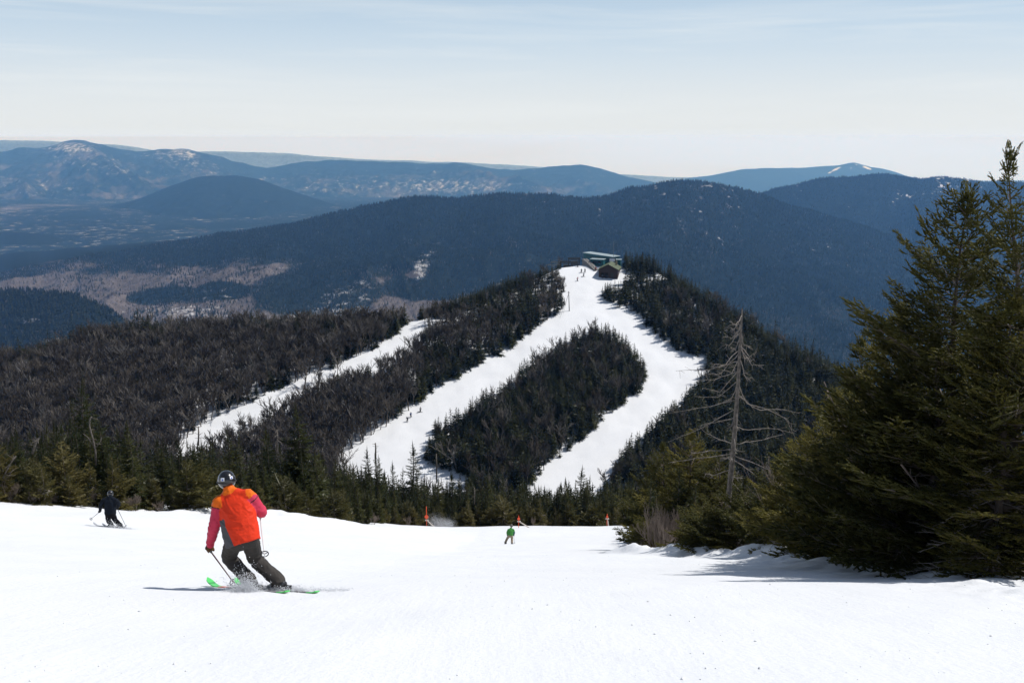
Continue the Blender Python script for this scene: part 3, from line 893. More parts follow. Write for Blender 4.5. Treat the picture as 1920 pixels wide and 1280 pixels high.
hwf = 0.66 * (1 - smooth(700, 1000, px)) + 0.25
hwf = hwf * (0.45 + 0.55 * smooth(0, 70, py - np.interp(px, CREST[:, 0], CREST[:, 1])))
isl = (px > 790) & (px < 1220) & (py > 600) & ~((px < 1000) & (py < 660))
hwf = np.where(px > 1130, 0.02, hwf); hwf = np.where((px > 790) & (px < 1220) & (py > 610) & ~((px < 1000) & (py < 660)), 0.14, hwf)
hwf = np.clip(hwf + np.where(isl | (px > 1130), 0.18, 0.38) * fbm(x / 22, y / 22, 77, 3), 0, 0.92)
ishw = rng.random(len(x)) < hwf
hgt = np.where(ishw, rng.uniform(5.5, 9.0, len(x)), rng.uniform(2.6, 8.0, len(x)) * np.where(rng.random(len(x)) < 0.06, 1.3, 0.95))
hgt *= 1 - 0.38 * smooth(370, 430, y) * (px > 900) * np.where(px > 1130, 0.35, 1)
hgt *= 1 + 0.25 * fbm(x / 15, y / 15, 78, 2)
hgt = np.where((px > 1135) & (px < 1260) & (y > yc - 6), rng.uniform(5.0, 8.2, len(x)), hgt)
hgt *= 1 + 0.18 * (1 - smooth(330, 400, y))
hp = hgt * FPX / dd
ok = keep & ~in_trail(px, py) & ~in_trail(px, py - 0.42 * hp) & ~in_trail(px, py - 0.74 * hp)
prob = np.full(len(x), 0.95)
for cx, cy, rx, ry, a in CLEAR:
    prob *= 1 - a * ell(px, py - 3, cx, cy, rx, ry)
behind = (px > 765) & (px < 985) & (y > yc - 7) & (y < yc + 12)
hgt = np.where(behind, rng.uniform(4.2, 7.0, len(x)), hgt); ishw &= ~behind
ok = (ok & (rng.random(len(x)) < prob)) | (behind & ~in_trail(px, py))
HX, HY, HZ, HH, HW_, HPX, HPY, HD = x[ok], y[ok], z[ok], hgt[ok], ishw[ok], px[ok], py[ok], dd[ok]

# ------------------------------------------------------------------ the near wood below the crest of the piste
TOPS = np.array([(-400, 780), (-100, 800), (0, 812), (40, 800), (90, 795), (125, 760), (152, 735), (180, 770), (215, 792), (260, 788), (300, 795), (340, 822), (380, 804), (430, 802), (480, 802), (520, 785), (550, 775), (590, 800), (620, 852), (660, 848), (700, 842),
                 (740, 850), (772, 842), (800, 868), (850, 868), (900, 880), (960, 884), (1000, 897), (1040, 888), (1092, 880), (1130, 888), (1165, 885), (1200, 880), (1240, 858), (1290, 845), (1340, 862), (1400, 890), (1460, 880), (1520, 800), (1580, 730), (1640, 690), (1700, 640), (1800, 600), (2200, 560)], float)
EDGE = np.array([(-500, 47), (0, 49), (150, 52), (300, 56), (420, 60), (500, 66), (560, 71), (620, 76), (680, 83), (740, 92), (800, 97), (1195, 97), (1200, 40), (1240, 36), (1400, 29.5), (1560, 22.5), (1700, 18.5), (1910, 15.0), (2150, 12.5)], float)


def edge_y(px):
    return np.interp(px, EDGE[:, 0], EDGE[:, 1])


pts = scatter(20, 232, 1.9, 21, lambda y: 0.72 * y + 4)
ex = scatter(44, 100, 1.15, 26, lambda y: 0.60 * y + 2); epx = proj(ex[:, 0], ex[:, 1], ground(ex[:, 0], ex[:, 1]))[0]
ex = ex[(epx < 1000) & (ex[:, 1] > edge_y(epx) - 0.6) & (ex[:, 1] < edge_y(epx) + 3.2) & (np.random.default_rng(5).random(len(ex)) < 0.55)]; e2 = scatter(97, 150, 1.55, 27, lambda y: 0.60 * y + 2); e2x = proj(e2[:, 0], e2[:, 1], ground(e2[:, 0], e2[:, 1]))[0]; pts = np.vstack([pts, e2[(e2x > 600) & (e2x < 1200)]])
n_grid = len(pts); pts = np.vstack([pts, ex])
x, y = pts[:, 0], pts[:, 1]; z = ground(x, y); px, py, dd = proj(x, y, z)
rng = np.random.default_rng(22)
extra = np.arange(len(x)) >= n_grid
keep = (extra | (y > edge_y(px))) & (px > -260) & (px < 2150) & ((px < 1200) | (y > np.interp(px, [1200, 1400, 1600, 1800, 2150], [40, 33, 27, 24, 22])))
maxh = (py - np.interp(px, TOPS[:, 0], TOPS[:, 1])) * dd / FPX
h = np.minimum(rng.uniform(3.2, 8.2, len(x)), maxh * rng.uniform(0.80, 1.0, len(x)))
front_d = y - edge_y(px)
h = np.where((front_d < 5) & (px < 1200), np.minimum(h, rng.uniform(0.9, 3.2, len(x)) + front_d * 0.35), h)
keep &= (maxh > 1.0) & (h > 0.7)
dens = np.where(y < 110, 0.85, 0.75); dens = np.where((front_d < 5), 0.9, dens)
keep &= rng.random(len(x)) < dens
NX, NY, NZ, NH, NPX, NPY, ND, NF = x[keep], y[keep], z[keep], h[keep], px[keep], py[keep], dd[keep], front_d[keep]
print('hill trees', len(HX), 'hardwood', HW_.sum(), 'near wood', len(NX))
# ------------------------------------------------------------------ people
def unit(v):
    v = np.asarray(v, float); return v / (np.linalg.norm(v) + 1e-12)


def loft(mb, rings, n=18):
    """rings: (centre, a-vector, b-vector) ellipses joined into a closed body"""
    th = np.arange(n) * 2 * math.pi / n; V = []
    for c, a, b_ in rings:
        V.append(np.asarray(c, float) + np.cos(th)[:, None] * np.asarray(a, float) + np.sin(th)[:, None] * np.asarray(b_, float))
    F = []
    k = len(rings)
    for i in range(k - 1):
        for j in range(n):
            F.append([i * n + j, i * n + (j + 1) % n, (i + 1) * n + (j + 1) % n, (i + 1) * n + j])
    F.append(list(range(n))[::-1]); F.append([(k - 1) * n + j for j in range(n)])
    mb.add(np.vstack(V), F)


def limb(mb, pts, rad, n=14):
    """tapered limb with rounded ends, densified"""
    pts = np.asarray(pts, float); rad = np.asarray(rad, float)
    t = np.linspace(0, 1, len(pts)); tt = np.linspace(0, 1, 6 * (len(pts) - 1) + 1)
    P = np.stack([np.interp(tt, t, pts[:, k]) for k in range(3)], 1); R = np.interp(tt, t, rad)
    kk = np.array([0.25, 0.5, 0.25])
    for _ in range(2):
        Q = P.copy(); Q[1:-1] = 0.25 * P[:-2] + 0.5 * P[1:-1] + 0.25 * P[2:]; P = Q
    mb.tube(P, R, n)
    for p, r in ((P[0], R[0]), (P[-1], R[-1])):
        mb.ball(p, r * 0.999, 12, 8)


def remesh(name, mb, voxel, mats, it=4, wrinkle=0.0, pick=None, wscale=11.0):
    me = bpy.data.meshes.new('tmp'); me.from_pydata(np.vstack(mb.v).tolist(), [], mb.f)
    o = bpy.data.objects.new('tmp', me); COL.objects.link(o)
    m = o.modifiers.new('r', 'REMESH'); m.mode = 'VOXEL'; m.voxel_size = voxel
    if it:
        s = o.modifiers.new('s', 'SMOOTH'); s.iterations = it; s.factor = 0.5
    dg = bpy.context.evaluated_depsgraph_get()
    out = bpy.data.meshes.new_from_object(o.evaluated_get(dg)); out.name = name
    bpy.data.objects.remove(o); bpy.data.meshes.remove(me)
    nv = len(out.vertices); co = np.empty(nv * 3, np.float32); out.vertices.foreach_get('co', co); co = co.reshape(-1, 3).astype(float)
    if wrinkle:
        no = np.empty(nv * 3, np.float32); out.vertex_normals.foreach_get('vector', no); no = no.reshape(-1, 3)
        w_ = ridged(co[:, 0] * wscale + co[:, 2] * wscale * 0.8, co[:, 2] * wscale * 1.5 - co[:, 1] * wscale * 0.7, 3, 3) - 0.45
        co = co + no * (w_ * wrinkle)[:, None]
        out.vertices.foreach_set('co', co.astype(np.float32).ravel())
    out.materials.clear()
    for mt in mats:
        out.materials.append(mt)
    nf = len(out.polygons); out.polygons.foreach_set('use_smooth', np.ones(nf, bool))
    c = np.empty(nf * 3, np.float32); out.polygons.foreach_get('center', c)
    if pick is not None:
        out.polygons.foreach_set('material_index', pick(c.reshape(-1, 3)).astype(np.int32))
    out.update()
    return out


def seg_dist(C, a, b):
    a = np.asarray(a, float); b = np.asarray(b, float); d = b - a
    t = np.clip(((C - a) @ d) / d.dot(d), 0, 1)
    return np.linalg.norm(C - a - t[:, None] * d, axis=1), t


def hand_on(mb, hand, axis, back, r=0.011, sc=1.0):
    """a gloved hand closed round a grip: palm, four fingers and a thumb wrapped about axis (unit) at hand; back points from grip to palm"""
    ax = unit(axis); bk = unit(back - ax * np.dot(back, ax)); sd = np.cross(ax, bk)
    g = 0.026 * sc
    palm = hand + bk * (g + 0.012 * sc)
    loft(mb, [(palm - ax * 0.048 * sc, sd * 0.030 * sc, bk * 0.015 * sc), (palm - ax * 0.02 * sc, sd * 0.044 * sc, bk * 0.020 * sc), (palm + ax * 0.02 * sc, sd * 0.045 * sc, bk * 0.020 * sc), (palm + ax * 0.05 * sc, sd * 0.032 * sc, bk * 0.015 * sc)], 14)
    for k, (off, ln) in enumerate(((0.038, 1.0), (0.014, 1.08), (-0.010, 1.0), (-0.033, 0.82))):
        b_ = hand + ax * off * sc
        pts = []
        for a in np.linspace(35, 35 + 215 * ln, 5):
            a = math.radians(a)
            pts.append(b_ + (bk * math.cos(a) + sd * math.sin(a)) * g)
        limb(mb, pts, np.linspace(1.12, 0.85, 5) * r * sc, 9)
    th = [palm - sd * 0.038 * sc + ax * 0.01 * sc]
    for a, u in ((-70, 0.03), (-115, 0.045), (-160, 0.05)):
        a = math.radians(a); th.append(hand + ax * u * sc + (bk * math.cos(a) + sd * math.sin(a)) * g * 1.05)
    limb(mb, th, np.array([1.4, 1.25, 1.1, 0.9]) * r * sc, 9)


CLOTH_CACHE = {}


def cloth(name, col, rough=0.7):
    if name not in CLOTH_CACHE:
        CLOTH_CACHE[name] = simple(name, col, rough, var=0.10, vscale=8, bump=0.25, bscale=35, spec=0.12)
    return CLOTH_CACHE[name]


SKIN = simple('skin', (0.52, 0.30, 0.22), 0.55, var=0.06)
BLACKPL = simple('black_helmet_shell', (0.012, 0.012, 0.014), 0.22, coat=0.4)
BOOTM = simple('ski_boot_plastic', (0.03, 0.032, 0.036), 0.35, coat=0.2)
METAL = simple('brushed_metal', (0.45, 0.45, 0.46), 0.35, metal=0.9)
RUBBER = simple('black_rubber', (0.015, 0.015, 0.015), 0.6)


def frame(fwd, up=(0, 0, 1)):
    f = unit(fwd); r = unit(np.cross(f, up)); u = np.cross(r, f)
    return r, f, u


def person(J, look, label, cols, sc=1.0, vox=0.011, fwd=(0, 1, 0), group=None, puffy=1.0, hipw=1.0, jpick=None, jmats=None, hem=0.10, grips=None):
    """J: joints in world space. Builds the body as one mesh with clothing and gear as its parts"""
    g = lambda k: np.asarray(J[k], float)
    pel = 0.5 * (g('hipL') + g('hipR')); nk = g('neck'); sh = 0.5 * (g('shL') + g('shR')); hd = g('head')
    upv = unit(nk - pel); rt = unit(g('shR') - g('shL')); rt = unit(rt - upv * rt.dot(upv)); ft = np.cross(upv, rt)
    if ft.dot(fwd) < 0:
        ft = -ft
    hr, hf, hu = frame(look)
    # --- body
    mb = MB()
    R3 = np.stack([hr, hf, hu], 1)
    mb.ball(hd + hu * 0.012 * sc, np.array([0.076, 0.096, 0.112]) * sc, 16, 12, R3)
    mb.ball(hd - hu * 0.058 * sc + hf * 0.028 * sc, np.array([0.056, 0.066, 0.062]) * sc, 12, 9, R3)         # jaw
    mb.ball(hd - hu * 0.012 * sc + hf * 0.100 * sc, np.array([0.013, 0.021, 0.025]) * sc, 8, 6, R3)         # nose
    mb.ball(hd - hu * 0.052 * sc + hf * 0.088 * sc, np.array([0.026, 0.012, 0.009]) * sc, 8, 6, R3)         # mouth
    for s_ in (-1, 1):
        mb.ball(hd + hr * s_ * 0.078 * sc - hu * 0.01 * sc, np.array([0.012, 0.022, 0.032]) * sc, 8, 6, R3)  # ears
        mb.ball(hd + hr * s_ * 0.032 * sc + hf * 0.083 * sc + hu * 0.022 * sc, np.array([0.017, 0.012, 0.011]) * sc, 8, 6, R3)
    limb(mb, [hd - hu * 0.06 * sc, nk, sh], np.array([0.052, 0.054, 0.07]) * sc)
    loft(mb, [(pel - upv * 0.08 * sc, rt * 0.12 * sc, ft * 0.08 * sc), (pel + upv * 0.04 * sc, rt * 0.14 * sc, ft * 0.10 * sc), (pel + 0.5 * (sh - pel), rt * 0.13 * sc, ft * 0.09 * sc), (sh - upv * 0.08 * sc, rt * 0.15 * sc, ft * 0.10 * sc), (sh, rt * 0.11 * sc, ft * 0.06 * sc)])
    for s_ in 'LR':
        limb(mb, [sh + (g('sh' + s_) - sh) * 0.85, g('elb' + s_), g('hand' + s_) + (g('elb' + s_) - g('hand' + s_)) * 0.1], np.array([0.05, 0.042, 0.03]) * sc)
        limb(mb, [g('hip' + s_), g('knee' + s_), g('ank' + s_)], np.array([0.08, 0.058, 0.045]) * sc)
    body = remesh('person', mb, vox, [SKIN], 3)
    o = link('person', body); tag(o, label, 'person', group)
    # --- trousers
    mb = MB()
    loft(mb, [(pel - upv * 0.13 * sc, rt * 0.13 * hipw * sc, ft * 0.11 * sc), (pel - upv * 0.04 * sc, rt * 0.175 * hipw * sc, ft * 0.145 * sc), (pel + upv * 0.08 * sc, rt * 0.17 * hipw * sc, ft * 0.13 * sc), (pel + upv * 0.20 * sc, rt * 0.15 * sc, ft * 0.11 * sc)])
    for s_ in 'LR':
        h, k, a = g('hip' + s_), g('knee' + s_), g('ank' + s_)
        limb(mb, [h, h * 0.5 + k * 0.5, k, k * 0.5 + a * 0.5, a + (k - a) * 0.02], np.array([0.115, 0.108, 0.092, 0.088, 0.092]) * sc * (0.5 + 0.5 * puffy))
    link('trousers', remesh('trousers', mb, vox, [cloth(*cols['trousers'])], 3, 0.020 * sc, wscale=9 / sc), o)
    # --- jacket
    mb = MB()
    bot = pel + upv * (0.10 - hem) * sc
    T = lambda f: bot + (sh + upv * 0.01 * sc - bot) * f
    wds = ((0.0, .212, .155), (0.25, .222, .158), (0.5, .222, .155), (0.72, .222, .150), (0.88, .215, .130), (0.97, .185, .10), (1.03, .12, .075))
    loft(mb, [(T(f), rt * w_ * sc * puffy, ft * d_ * sc * puffy) for f, w_, d_ in wds], 22)
    limb(mb, [sh - upv * 0.02 * sc, nk + upv * 0.035 * sc], np.array([0.095, 0.078]) * sc)
    for s_ in 'LR':
        S_, E_, H_ = g('sh' + s_), g('elb' + s_), g('hand' + s_)
        limb(mb, [nk - upv * 0.015 * sc + (S_ - nk) * 0.15, nk - upv * 0.03 * sc + (S_ - nk) * 0.6, S_], np.array([0.085, 0.085, 0.08]) * sc)
        limb(mb, [sh + (S_ - sh) * 0.7, S_, (S_ + E_) / 2, E_, (E_ + H_) / 2, H_ + (E_ - H_) * 0.22], np.array([0.08, 0.085, 0.080, 0.072, 0.062, 0.05]) * sc * (0.4 + 0.6 * puffy))
    ctx = dict(pel=pel, sh=sh, upv=upv, rt=rt, ft=ft, J={k: g(k) for k in J}, nk=nk, bot=bot)
    jm = jmats or [cloth(*cols['jacket'])]
    link('jacket', remesh('jacket', mb, vox, jm, 3, 0.017 * sc, (lambda C: jpick(C, ctx)) if jpick else None, wscale=10 / sc), o)
    # --- gloves closed round the poles, boots
    for s_ in 'LR':
        H_, E_ = g('hand' + s_), g('elb' + s_)
        ax = grips[s_] if grips else np.array([0, 0, 1.0])
        mb = MB(); hand_on(mb, H_, ax, E_ - H_ + 1e-3, r=0.0125, sc=sc * 1.12)
        limb(mb, [H_ + (E_ - H_) * 0.10, H_ + (E_ - H_) * 0.30], np.array([0.042, 0.050]) * sc)
        link('glove', remesh('glove', mb, min(vox, 0.006 * sc), [cloth(*cols['glove'])], 1), o)
        a = g('ank' + s_); sd = unit(J['ski' + s_]); n_ = unit(np.cross(np.cross(sd, [0, 0, 1.0]), sd)) * 1.0
        up_ = unit(g('knee' + s_) - a)
        sole = g('foot' + s_)
        lt = np.cross(sd, n_)
        mb = MB()
        loft(mb, [(sole - sd * 0.12 * sc + n_ * 0.012, lt * 0.045 * sc, n_ * 0.012), (sole - sd * 0.13 * sc + n_ * 0.06 * sc, lt * 0.05 * sc, n_ * 0.05 * sc), (sole + n_ * 0.055 * sc, lt * 0.052 * sc, n_ * 0.055 * sc), (sole + sd * 0.13 * sc + n_ * 0.045 * sc, lt * 0.048 * sc, n_ * 0.042 * sc), (sole + sd * 0.175 * sc + n_ * 0.035 * sc, lt * 0.03 * sc, n_ * 0.025 * sc)], 14)
        limb(mb, [sole + n_ * 0.06 * sc - sd * 0.06 * sc, a + up_ * 0.16 * sc], np.array([0.066, 0.070]) * sc)
        b_o = link('ski_boot', remesh('ski_boot', mb, vox, [BOOTM], 1), o)
        for q in (0.03, 0.09):
            mb = MB(); mb.box(sole + n_ * (0.09 + q) * sc + sd * (0.055 - q * 0.4) * sc, (0.09 * sc, 0.012 * sc, 0.012 * sc), np.stack([lt, sd, n_], 1))
            mb.build('buckle', METAL, b_o)
    # --- helmet and goggles
    mb = MB(); mb.ball(hd + hu * 0.022 * sc - hf * 0.004 * sc, np.array([0.118, 0.135, 0.128]) * sc, 26, 18, R3)
    hm_c = hd + hu * 0.022 * sc
    me = mb.mesh('helmet', cloth(*cols['helmet']) if 'helmet' in cols else BLACKPL, True)
    bm = bmesh.new(); bm.from_mesh(me)
    dele = [v for v in bm.verts if (np.array(v.co) - hm_c).dot(hu) < (-0.058 - 0.055 * (1 if (np.array(v.co) - hm_c).dot(hf) < 0.02 * sc else 0)) * sc or ((np.array(v.co) - hm_c).dot(hf) > 0.055 * sc and (np.array(v.co) - hm_c).dot(hu) < 0.03 * sc)]
    bmesh.ops.delete(bm, geom=dele, context='VERTS'); bm.to_mesh(me); bm.free()
    ho = link('helmet', me, o); md = ho.modifiers.new('shell', 'SOLIDIFY'); md.thickness = 0.012 * sc
    mb = MB(); th = np.linspace(0, 2 * math.pi, 25)
    mb.tube([hm_c - hu * 0.022 * sc + (hr * math.cos(t) * 0.121 + hf * math.sin(t) * 0.137) * sc for t in th], 0.010 * sc, 6, cap=False)
    mb.build('goggle_strap', RUBBER, ho, True)
    mb = MB(); mb.ball(hd + hf * 0.085 * sc + hu * 0.022 * sc, np.array([0.075, 0.035, 0.040]) * sc, 14, 10, R3)
    mb.build('goggles', simple('goggle_lens_' + cols['jacket'][0], (0.03, 0.02, 0.015), 0.1, coat=0.8), o, True)
    return o, ho, (hd, hr, hf, hu, hm_c)


def ski(foot, sd, L, label, mats, edge=0.0, group=None, sc=1.0, fore=0.55, sticker=None):
    """a ski with a shovel, waist and turned-up tip under the boot at foot"""
    sd = unit(sd); lt = unit(np.cross(sd, [0, 0, 1.0])); n_ = np.cross(lt, sd)
    c, s_ = math.cos(edge), math.sin(edge); lt, n_ = lt * c + n_ * s_, n_ * c - lt * s_
    ts = np.linspace(-(1 - fore), fore, 40) * L; V = []; F = []
    for t in ts:
        u = t / L
        hw = (0.036 + 0.020 * (abs(u) / 0.5) ** 1.7) * sc
        e = fore - u
        if e < 0.06:
            hw *= math.sqrt(max(0.02, 1 - ((0.06 - e) / 0.06) ** 2))
        if u + (1 - fore) < 0.02:
            hw *= 0.8
        z = 0.0
        if e < 0.16:
            z = 0.11 * sc * ((0.16 - e) / 0.16) ** 2
        if u + (1 - fore) < 0.06:
            z = 0.025 * sc * ((0.06 - u - (1 - fore)) / 0.06) ** 2
        p = foot + sd * t + n_ * (z - 0.006)
        V += [p - lt * hw, p + lt * hw, p + lt * hw + n_ * 0.014 * sc, p - lt * hw + n_ * 0.014 * sc]
    k = len(ts); M = []
    for i in range(k - 1):
        for j in range(4):
            F.append([i * 4 + j, i * 4 + (j + 1) % 4, (i + 1) * 4 + (j + 1) % 4, (i + 1) * 4 + j])
            u = i / (k - 1)
            M.append(0 if (u > 0.80 or u < 0.10 or j == 0) else (1 if u > 0.70 else 2))
    F += [[0, 3, 2, 1], [(k - 1) * 4 + j for j in range(4)]]; M += [0, 0]
    mb = MB(); mb.v = [np.array(V)]; mb.f = F; mb.m = M; mb.n = len(V)
    o = mb.build('ski', mats, None); tag(o, label, 'ski', group)
    mb = MB(); R3 = np.stack([lt, sd, n_], 1)
    mb.box(foot + sd * 0.19 * sc + n_ * 0.03 * sc, np.array([0.06, 0.09, 0.045]) * sc, R3); mb.build('toe_binding', RUBBER, o, bevel=0.006)
    mb = MB(); mb.box(foot - sd * 0.17 * sc + n_ * 0.04 * sc, np.array([0.06, 0.10, 0.065]) * sc, R3); mb.build('heel_binding', RUBBER, o, bevel=0.006)
    return o


def ski_pole(hand, tip, label, colm, group=None, sc=1.0):
    a = unit(hand - tip); top = hand + a * 0.075 * sc
    o = bpy.data.objects.new('ski_pole', None); COL.objects.link(o); o.empty_display_size = 0.1
    o.location = tip; tag(o, label, 'ski pole', group)
    inv = -np.asarray(tip)
    mb = MB(); mb.tube([tip + inv, tip + inv + a * 0.10 * sc, hand + inv], np.array([0.003, 0.0065, 0.009]) * sc, 8); mb.build('shaft', colm, o, True)
    mb = MB(); mb.tube([hand + inv - a * 0.07 * sc, hand + inv, top + inv - a * 0.015, top + inv], np.array([0.015, 0.017, 0.017, 0.012]) * sc, 10); mb.build('grip', RUBBER, o, True)
    u = unit(np.cross(a, [1, 0.3, 0])); v = np.cross(a, u); bc = tip + inv + a * 0.075 * sc
    mb = MB(); th = np.linspace(0, 2 * math.pi, 17)
    mb.tube([bc + (u * math.cos(t) + v * math.sin(t)) * 0.045 * sc for t in th], 0.006 * sc, 6, cap=False)
    for t in (0, 2.1, 4.2):
        mb.tube([bc, bc + (u * math.cos(t) + v * math.sin(t)) * 0.045 * sc], 0.005 * sc, 5)
    mb.build('basket', RUBBER, o, True)
    return o


# ---- the skier in orange, 12.5 m down the slope
y0 = 12.45
fL = on_ground(470, y0); fR = on_ground(524, y0 + 0.02)
sdir1 = np.array([-0.82, 0.57, 0.0])
slope = (gz(fL[0] - 0.5 * 0.82, fL[1] + 0.5 * 0.57) - gz(fL[0] + 0.5 * 0.82, fL[1] - 0.5 * 0.57)) / 1.0
sdir1[2] = slope; sdir1 = unit(sdir1)
J = dict(head=W(425, 902, 12.74), neck=W(431, 921, 12.66), shL=W(411, 941, 12.60), shR=W(466, 928, 12.60), elbL=W(402, 986, 12.50), elbR=W(491, 960, 12.66), handL=W(392, 1029, 12.66), handR=W(487, 962, 12.98),
         hipL=W(440, 1014, 12.42), hipR=W(469, 1010, 12.42), kneeL=W(428, 1044, 12.70), kneeR=W(478, 1048, 12.68), ankL=fL + np.array([0, 0, 0.12]), ankR=fR + np.array([0, 0, 0.12]), footL=fL + [0, 0, 0.02], footR=fR + [0, 0, 0.02], skiL=sdir1, skiR=sdir1)
tipL = W(441, 1086, 13.3); tipL = np.array([tipL[0], tipL[1], gz(tipL[0], tipL[1])])
tipR = W(497, 1047, 12.25)
RED = cloth('red_orange_shell', (0.70, 0.043, 0.014), 0.55); ORG = cloth('orange_yoke', (0.78, 0.145, 0.012), 0.55); MAG = cloth('raspberry_sleeve', (0.55, 0.042, 0.085), 0.55); GRY = cloth('grey_side_panel', (0.085, 0.085, 0.09), 0.7); SEAM = cloth('dark_seam', (0.02, 0.02, 0.022), 0.7)


def pick1(C, q):
    idx = np.zeros(len(C))
    lat = (C - q['sh']) @ q['rt']; hgt_ = (C - q['bot']) @ q['upv']; tot = (q['sh'] - q['bot']) @ q['upv']
    core, _ = seg_dist(C, q['bot'] + q['upv'] * 0.1, q['sh'] - q['upv'] * 0.05)
    for s_ in 'LR':
        d1, t1 = seg_dist(C, q['J']['sh' + s_], q['J']['elb' + s_]); d2, _ = seg_dist(C, q['J']['elb' + s_], q['J']['hand' + s_])
        arm = ((d1 < 0.105) & (t1 > 0.02) | (d2 < 0.095)) & ((np.abs(lat) > 0.185) | (d2 < 0.075))
        sg = -1 if s_ == 'L' else 1
        lim = 0.14 if s_ == 'L' else 0.20
        yk = (lat * sg > lim) & (hgt_ > tot - (0.075 if s_ == 'L' else 0.03)) | ((d1 < 0.11) & (t1 < (0.20 if s_ == 'L' else 0.05)) & (lat * sg > lim + 0.02))
        idx = np.where(arm, 2, idx); idx = np.where(yk & ~((t1 > 0.22) & (d1 < 0.11)), 1, idx)
        idx = np.where(arm & (np.abs(t1 - 0.235) < 0.018) & (d1 < 0.11), 4, idx)
        side = (lat * sg > 0.150 - 0.10 * np.clip(0.45 - hgt_ / tot, 0, 1)) & (hgt_ < tot * 0.62) & ~arm
        idx = np.where(side & (s_ == 'L'), 3, idx)
    nd = (C - q['nk']) @ q['upv']
    idx = np.where((nd > -0.045) & (core > 0.0) & (np.linalg.norm(C - q['nk'], axis=1) < 0.115), 1, idx)
    return idx


P1, H1, (hd, hr, hf, hu, hc) = person(J, (-0.45, 0.88, -0.12), 'skier in orange jacket with raspberry sleeves and black helmet carving across the slope', dict(jacket=('red_orange_shell', (0.7, 0.06, 0.012), 0.5), trousers=('brown_grey_trousers', (0.052, 0.047, 0.043)), glove=('brown_black_glove', (0.11, 0.055, 0.022))),
                                      fwd=(-0.3, 1, 0), jpick=pick1, jmats=[RED, ORG, MAG, GRY, SEAM], puffy=1.12, hipw=1.06, hem=0.15, grips=dict(L=unit(J['handL'] - tipL), R=unit(J['handR'] - tipR)))
STW = simple('white_sticker', (0.75, 0.76, 0.78), 0.4); STB = simple('blue_sticker_emblem', (0.05, 0.10, 0.45), 0.4)
for az_, el_, wd in ((-0.62, 0.26, 0.40), (0.34, 0.36, 0.34)):
    for mat_, k, off in ((STW, 1.0, 0.0015), (STB, 0.55, 0.003)):
        V = []; n = 7
        for i in range(n):
            for j in range(n):
                a = az_ + wd * k * (i / (n - 1) - 0.5); e = el_ + wd * k * 0.8 * (j / (n - 1) - 0.5) - (0.03 if k < 1 else 0)
                if k < 1:   # mountain-shaped emblem
                    a = az_ + (a - az_) * (1 - 0.85 * j / (n - 1))
                d = np.array([math.sin(a) * math.cos(e) * (0.118 + off + 0.012), -math.cos(a) * math.cos(e) * (0.135 + off + 0.012), math.sin(e) * (0.128 + off + 0.012)])
                V.append(hc - hf * 0.004 + hr * d[0] + hf * d[1] + hu * d[2])
        link('sticker' if k == 1 else 'emblem', mesh_np('sticker', np.array(V), grid_faces(n, n), [mat_], True), H1)
GREEN = simple('bright_green_ski', (0.10, 0.62, 0.14), 0.35, coat=0.3); PINK = simple('salmon_ski_band', (0.75, 0.22, 0.15), 0.35); DKSKI = simple('grey_ski_topsheet', (0.20, 0.19, 0.20), 0.35, var=0.5, vscale=30)
ski(fL, sdir1, 1.68, 'green-tipped ski under the left boot of the orange-jacketed skier', [GREEN, PINK, DKSKI], edge=-0.30, fore=0.56)
ski(fR, sdir1, 1.68, 'green-tipped ski under the right boot of the orange-jacketed skier', [GREEN, PINK, DKSKI], edge=-0.30, fore=0.56)
POLEW = simple('white_pole_shaft', (0.75, 0.74, 0.72), 0.3); POLED = simple('dark_red_pole_shaft', (0.09, 0.03, 0.03), 0.35); POLEB = simple('black_pole_shaft', (0.03, 0.03, 0.03), 0.35)
ski_pole(J['handL'], tipL, 'dark ski pole planted by the orange-jacketed skier', POLED, sc=1.15)
ski_pole(J['handR'], tipR, 'white ski pole trailing from the orange-jacketed skier', POLEW, sc=1.15)

# ---- the skier in black near the trees
y2 = 38.0
f2L = on_ground(209, y2); f2R = on_ground(226, y2 - 0.15)
s2 = unit([-0.93, 0.36, 0]); s2[2] = gz(f2L[0] - 0.5, f2L[1] + 0.2) - gz(f2L[0], f2L[1]); s2 = unit(s2)
J = dict(head=W(207, 925.6, 38.25), neck=W(207.3, 931, 38.15), shL=W(194, 937, 38.1), shR=W(219, 938.5, 38.0), elbL=W(188.5, 948, 38.0), elbR=W(223, 946, 38.2), handL=W(187.5, 958.5, 38.3), handR=W(219.5, 951.5, 38.4), hipL=W(203, 964, 38.0), hipR=W(211, 964, 37.9),
         kneeL=W(203, 975, 38.2), kneeR=W(215.5, 974, 38.1), ankL=f2L + [0, 0, .12], ankR=f2R + [0, 0, .12], footL=f2L + [0, 0, .02], footR=f2R + [0, 0, .02], skiL=s2, skiR=s2)
t2L = W(168.5, 974, 38.6); t2R = W(237, 984, 38.3); t2R[2] = gz(t2R[0], t2R[1]) + 0.02
person(J, (-0.2, 0.95, -0.1), 'skier all in black making a turn beside the young firs', dict(jacket=('navy_black_shell', (0.007, 0.010, 0.016), 0.8), trousers=('black_trousers', (0.006, 0.006, 0.008), 0.8), glove=('black_glove', (0.01, 0.01, 0.01))), fwd=(-0.2, 1, 0), vox=0.016, puffy=1.1,
       grips=dict(L=unit(J['handL'] - t2L), R=unit(J['handR'] - t2R)))
SK2 = [simple('grey_white_ski', (0.35, 0.36, 0.38), 0.35), DKSKI, BLACKPL]
ski(f2L, s2, 1.7, 'pale-tipped ski on the left foot of the black-clad skier', SK2, edge=-0.25, fore=0.56); ski(f2R, s2, 1.7, 'pale-tipped ski on the right foot of the black-clad skier', SK2, edge=-0.25, fore=0.56)
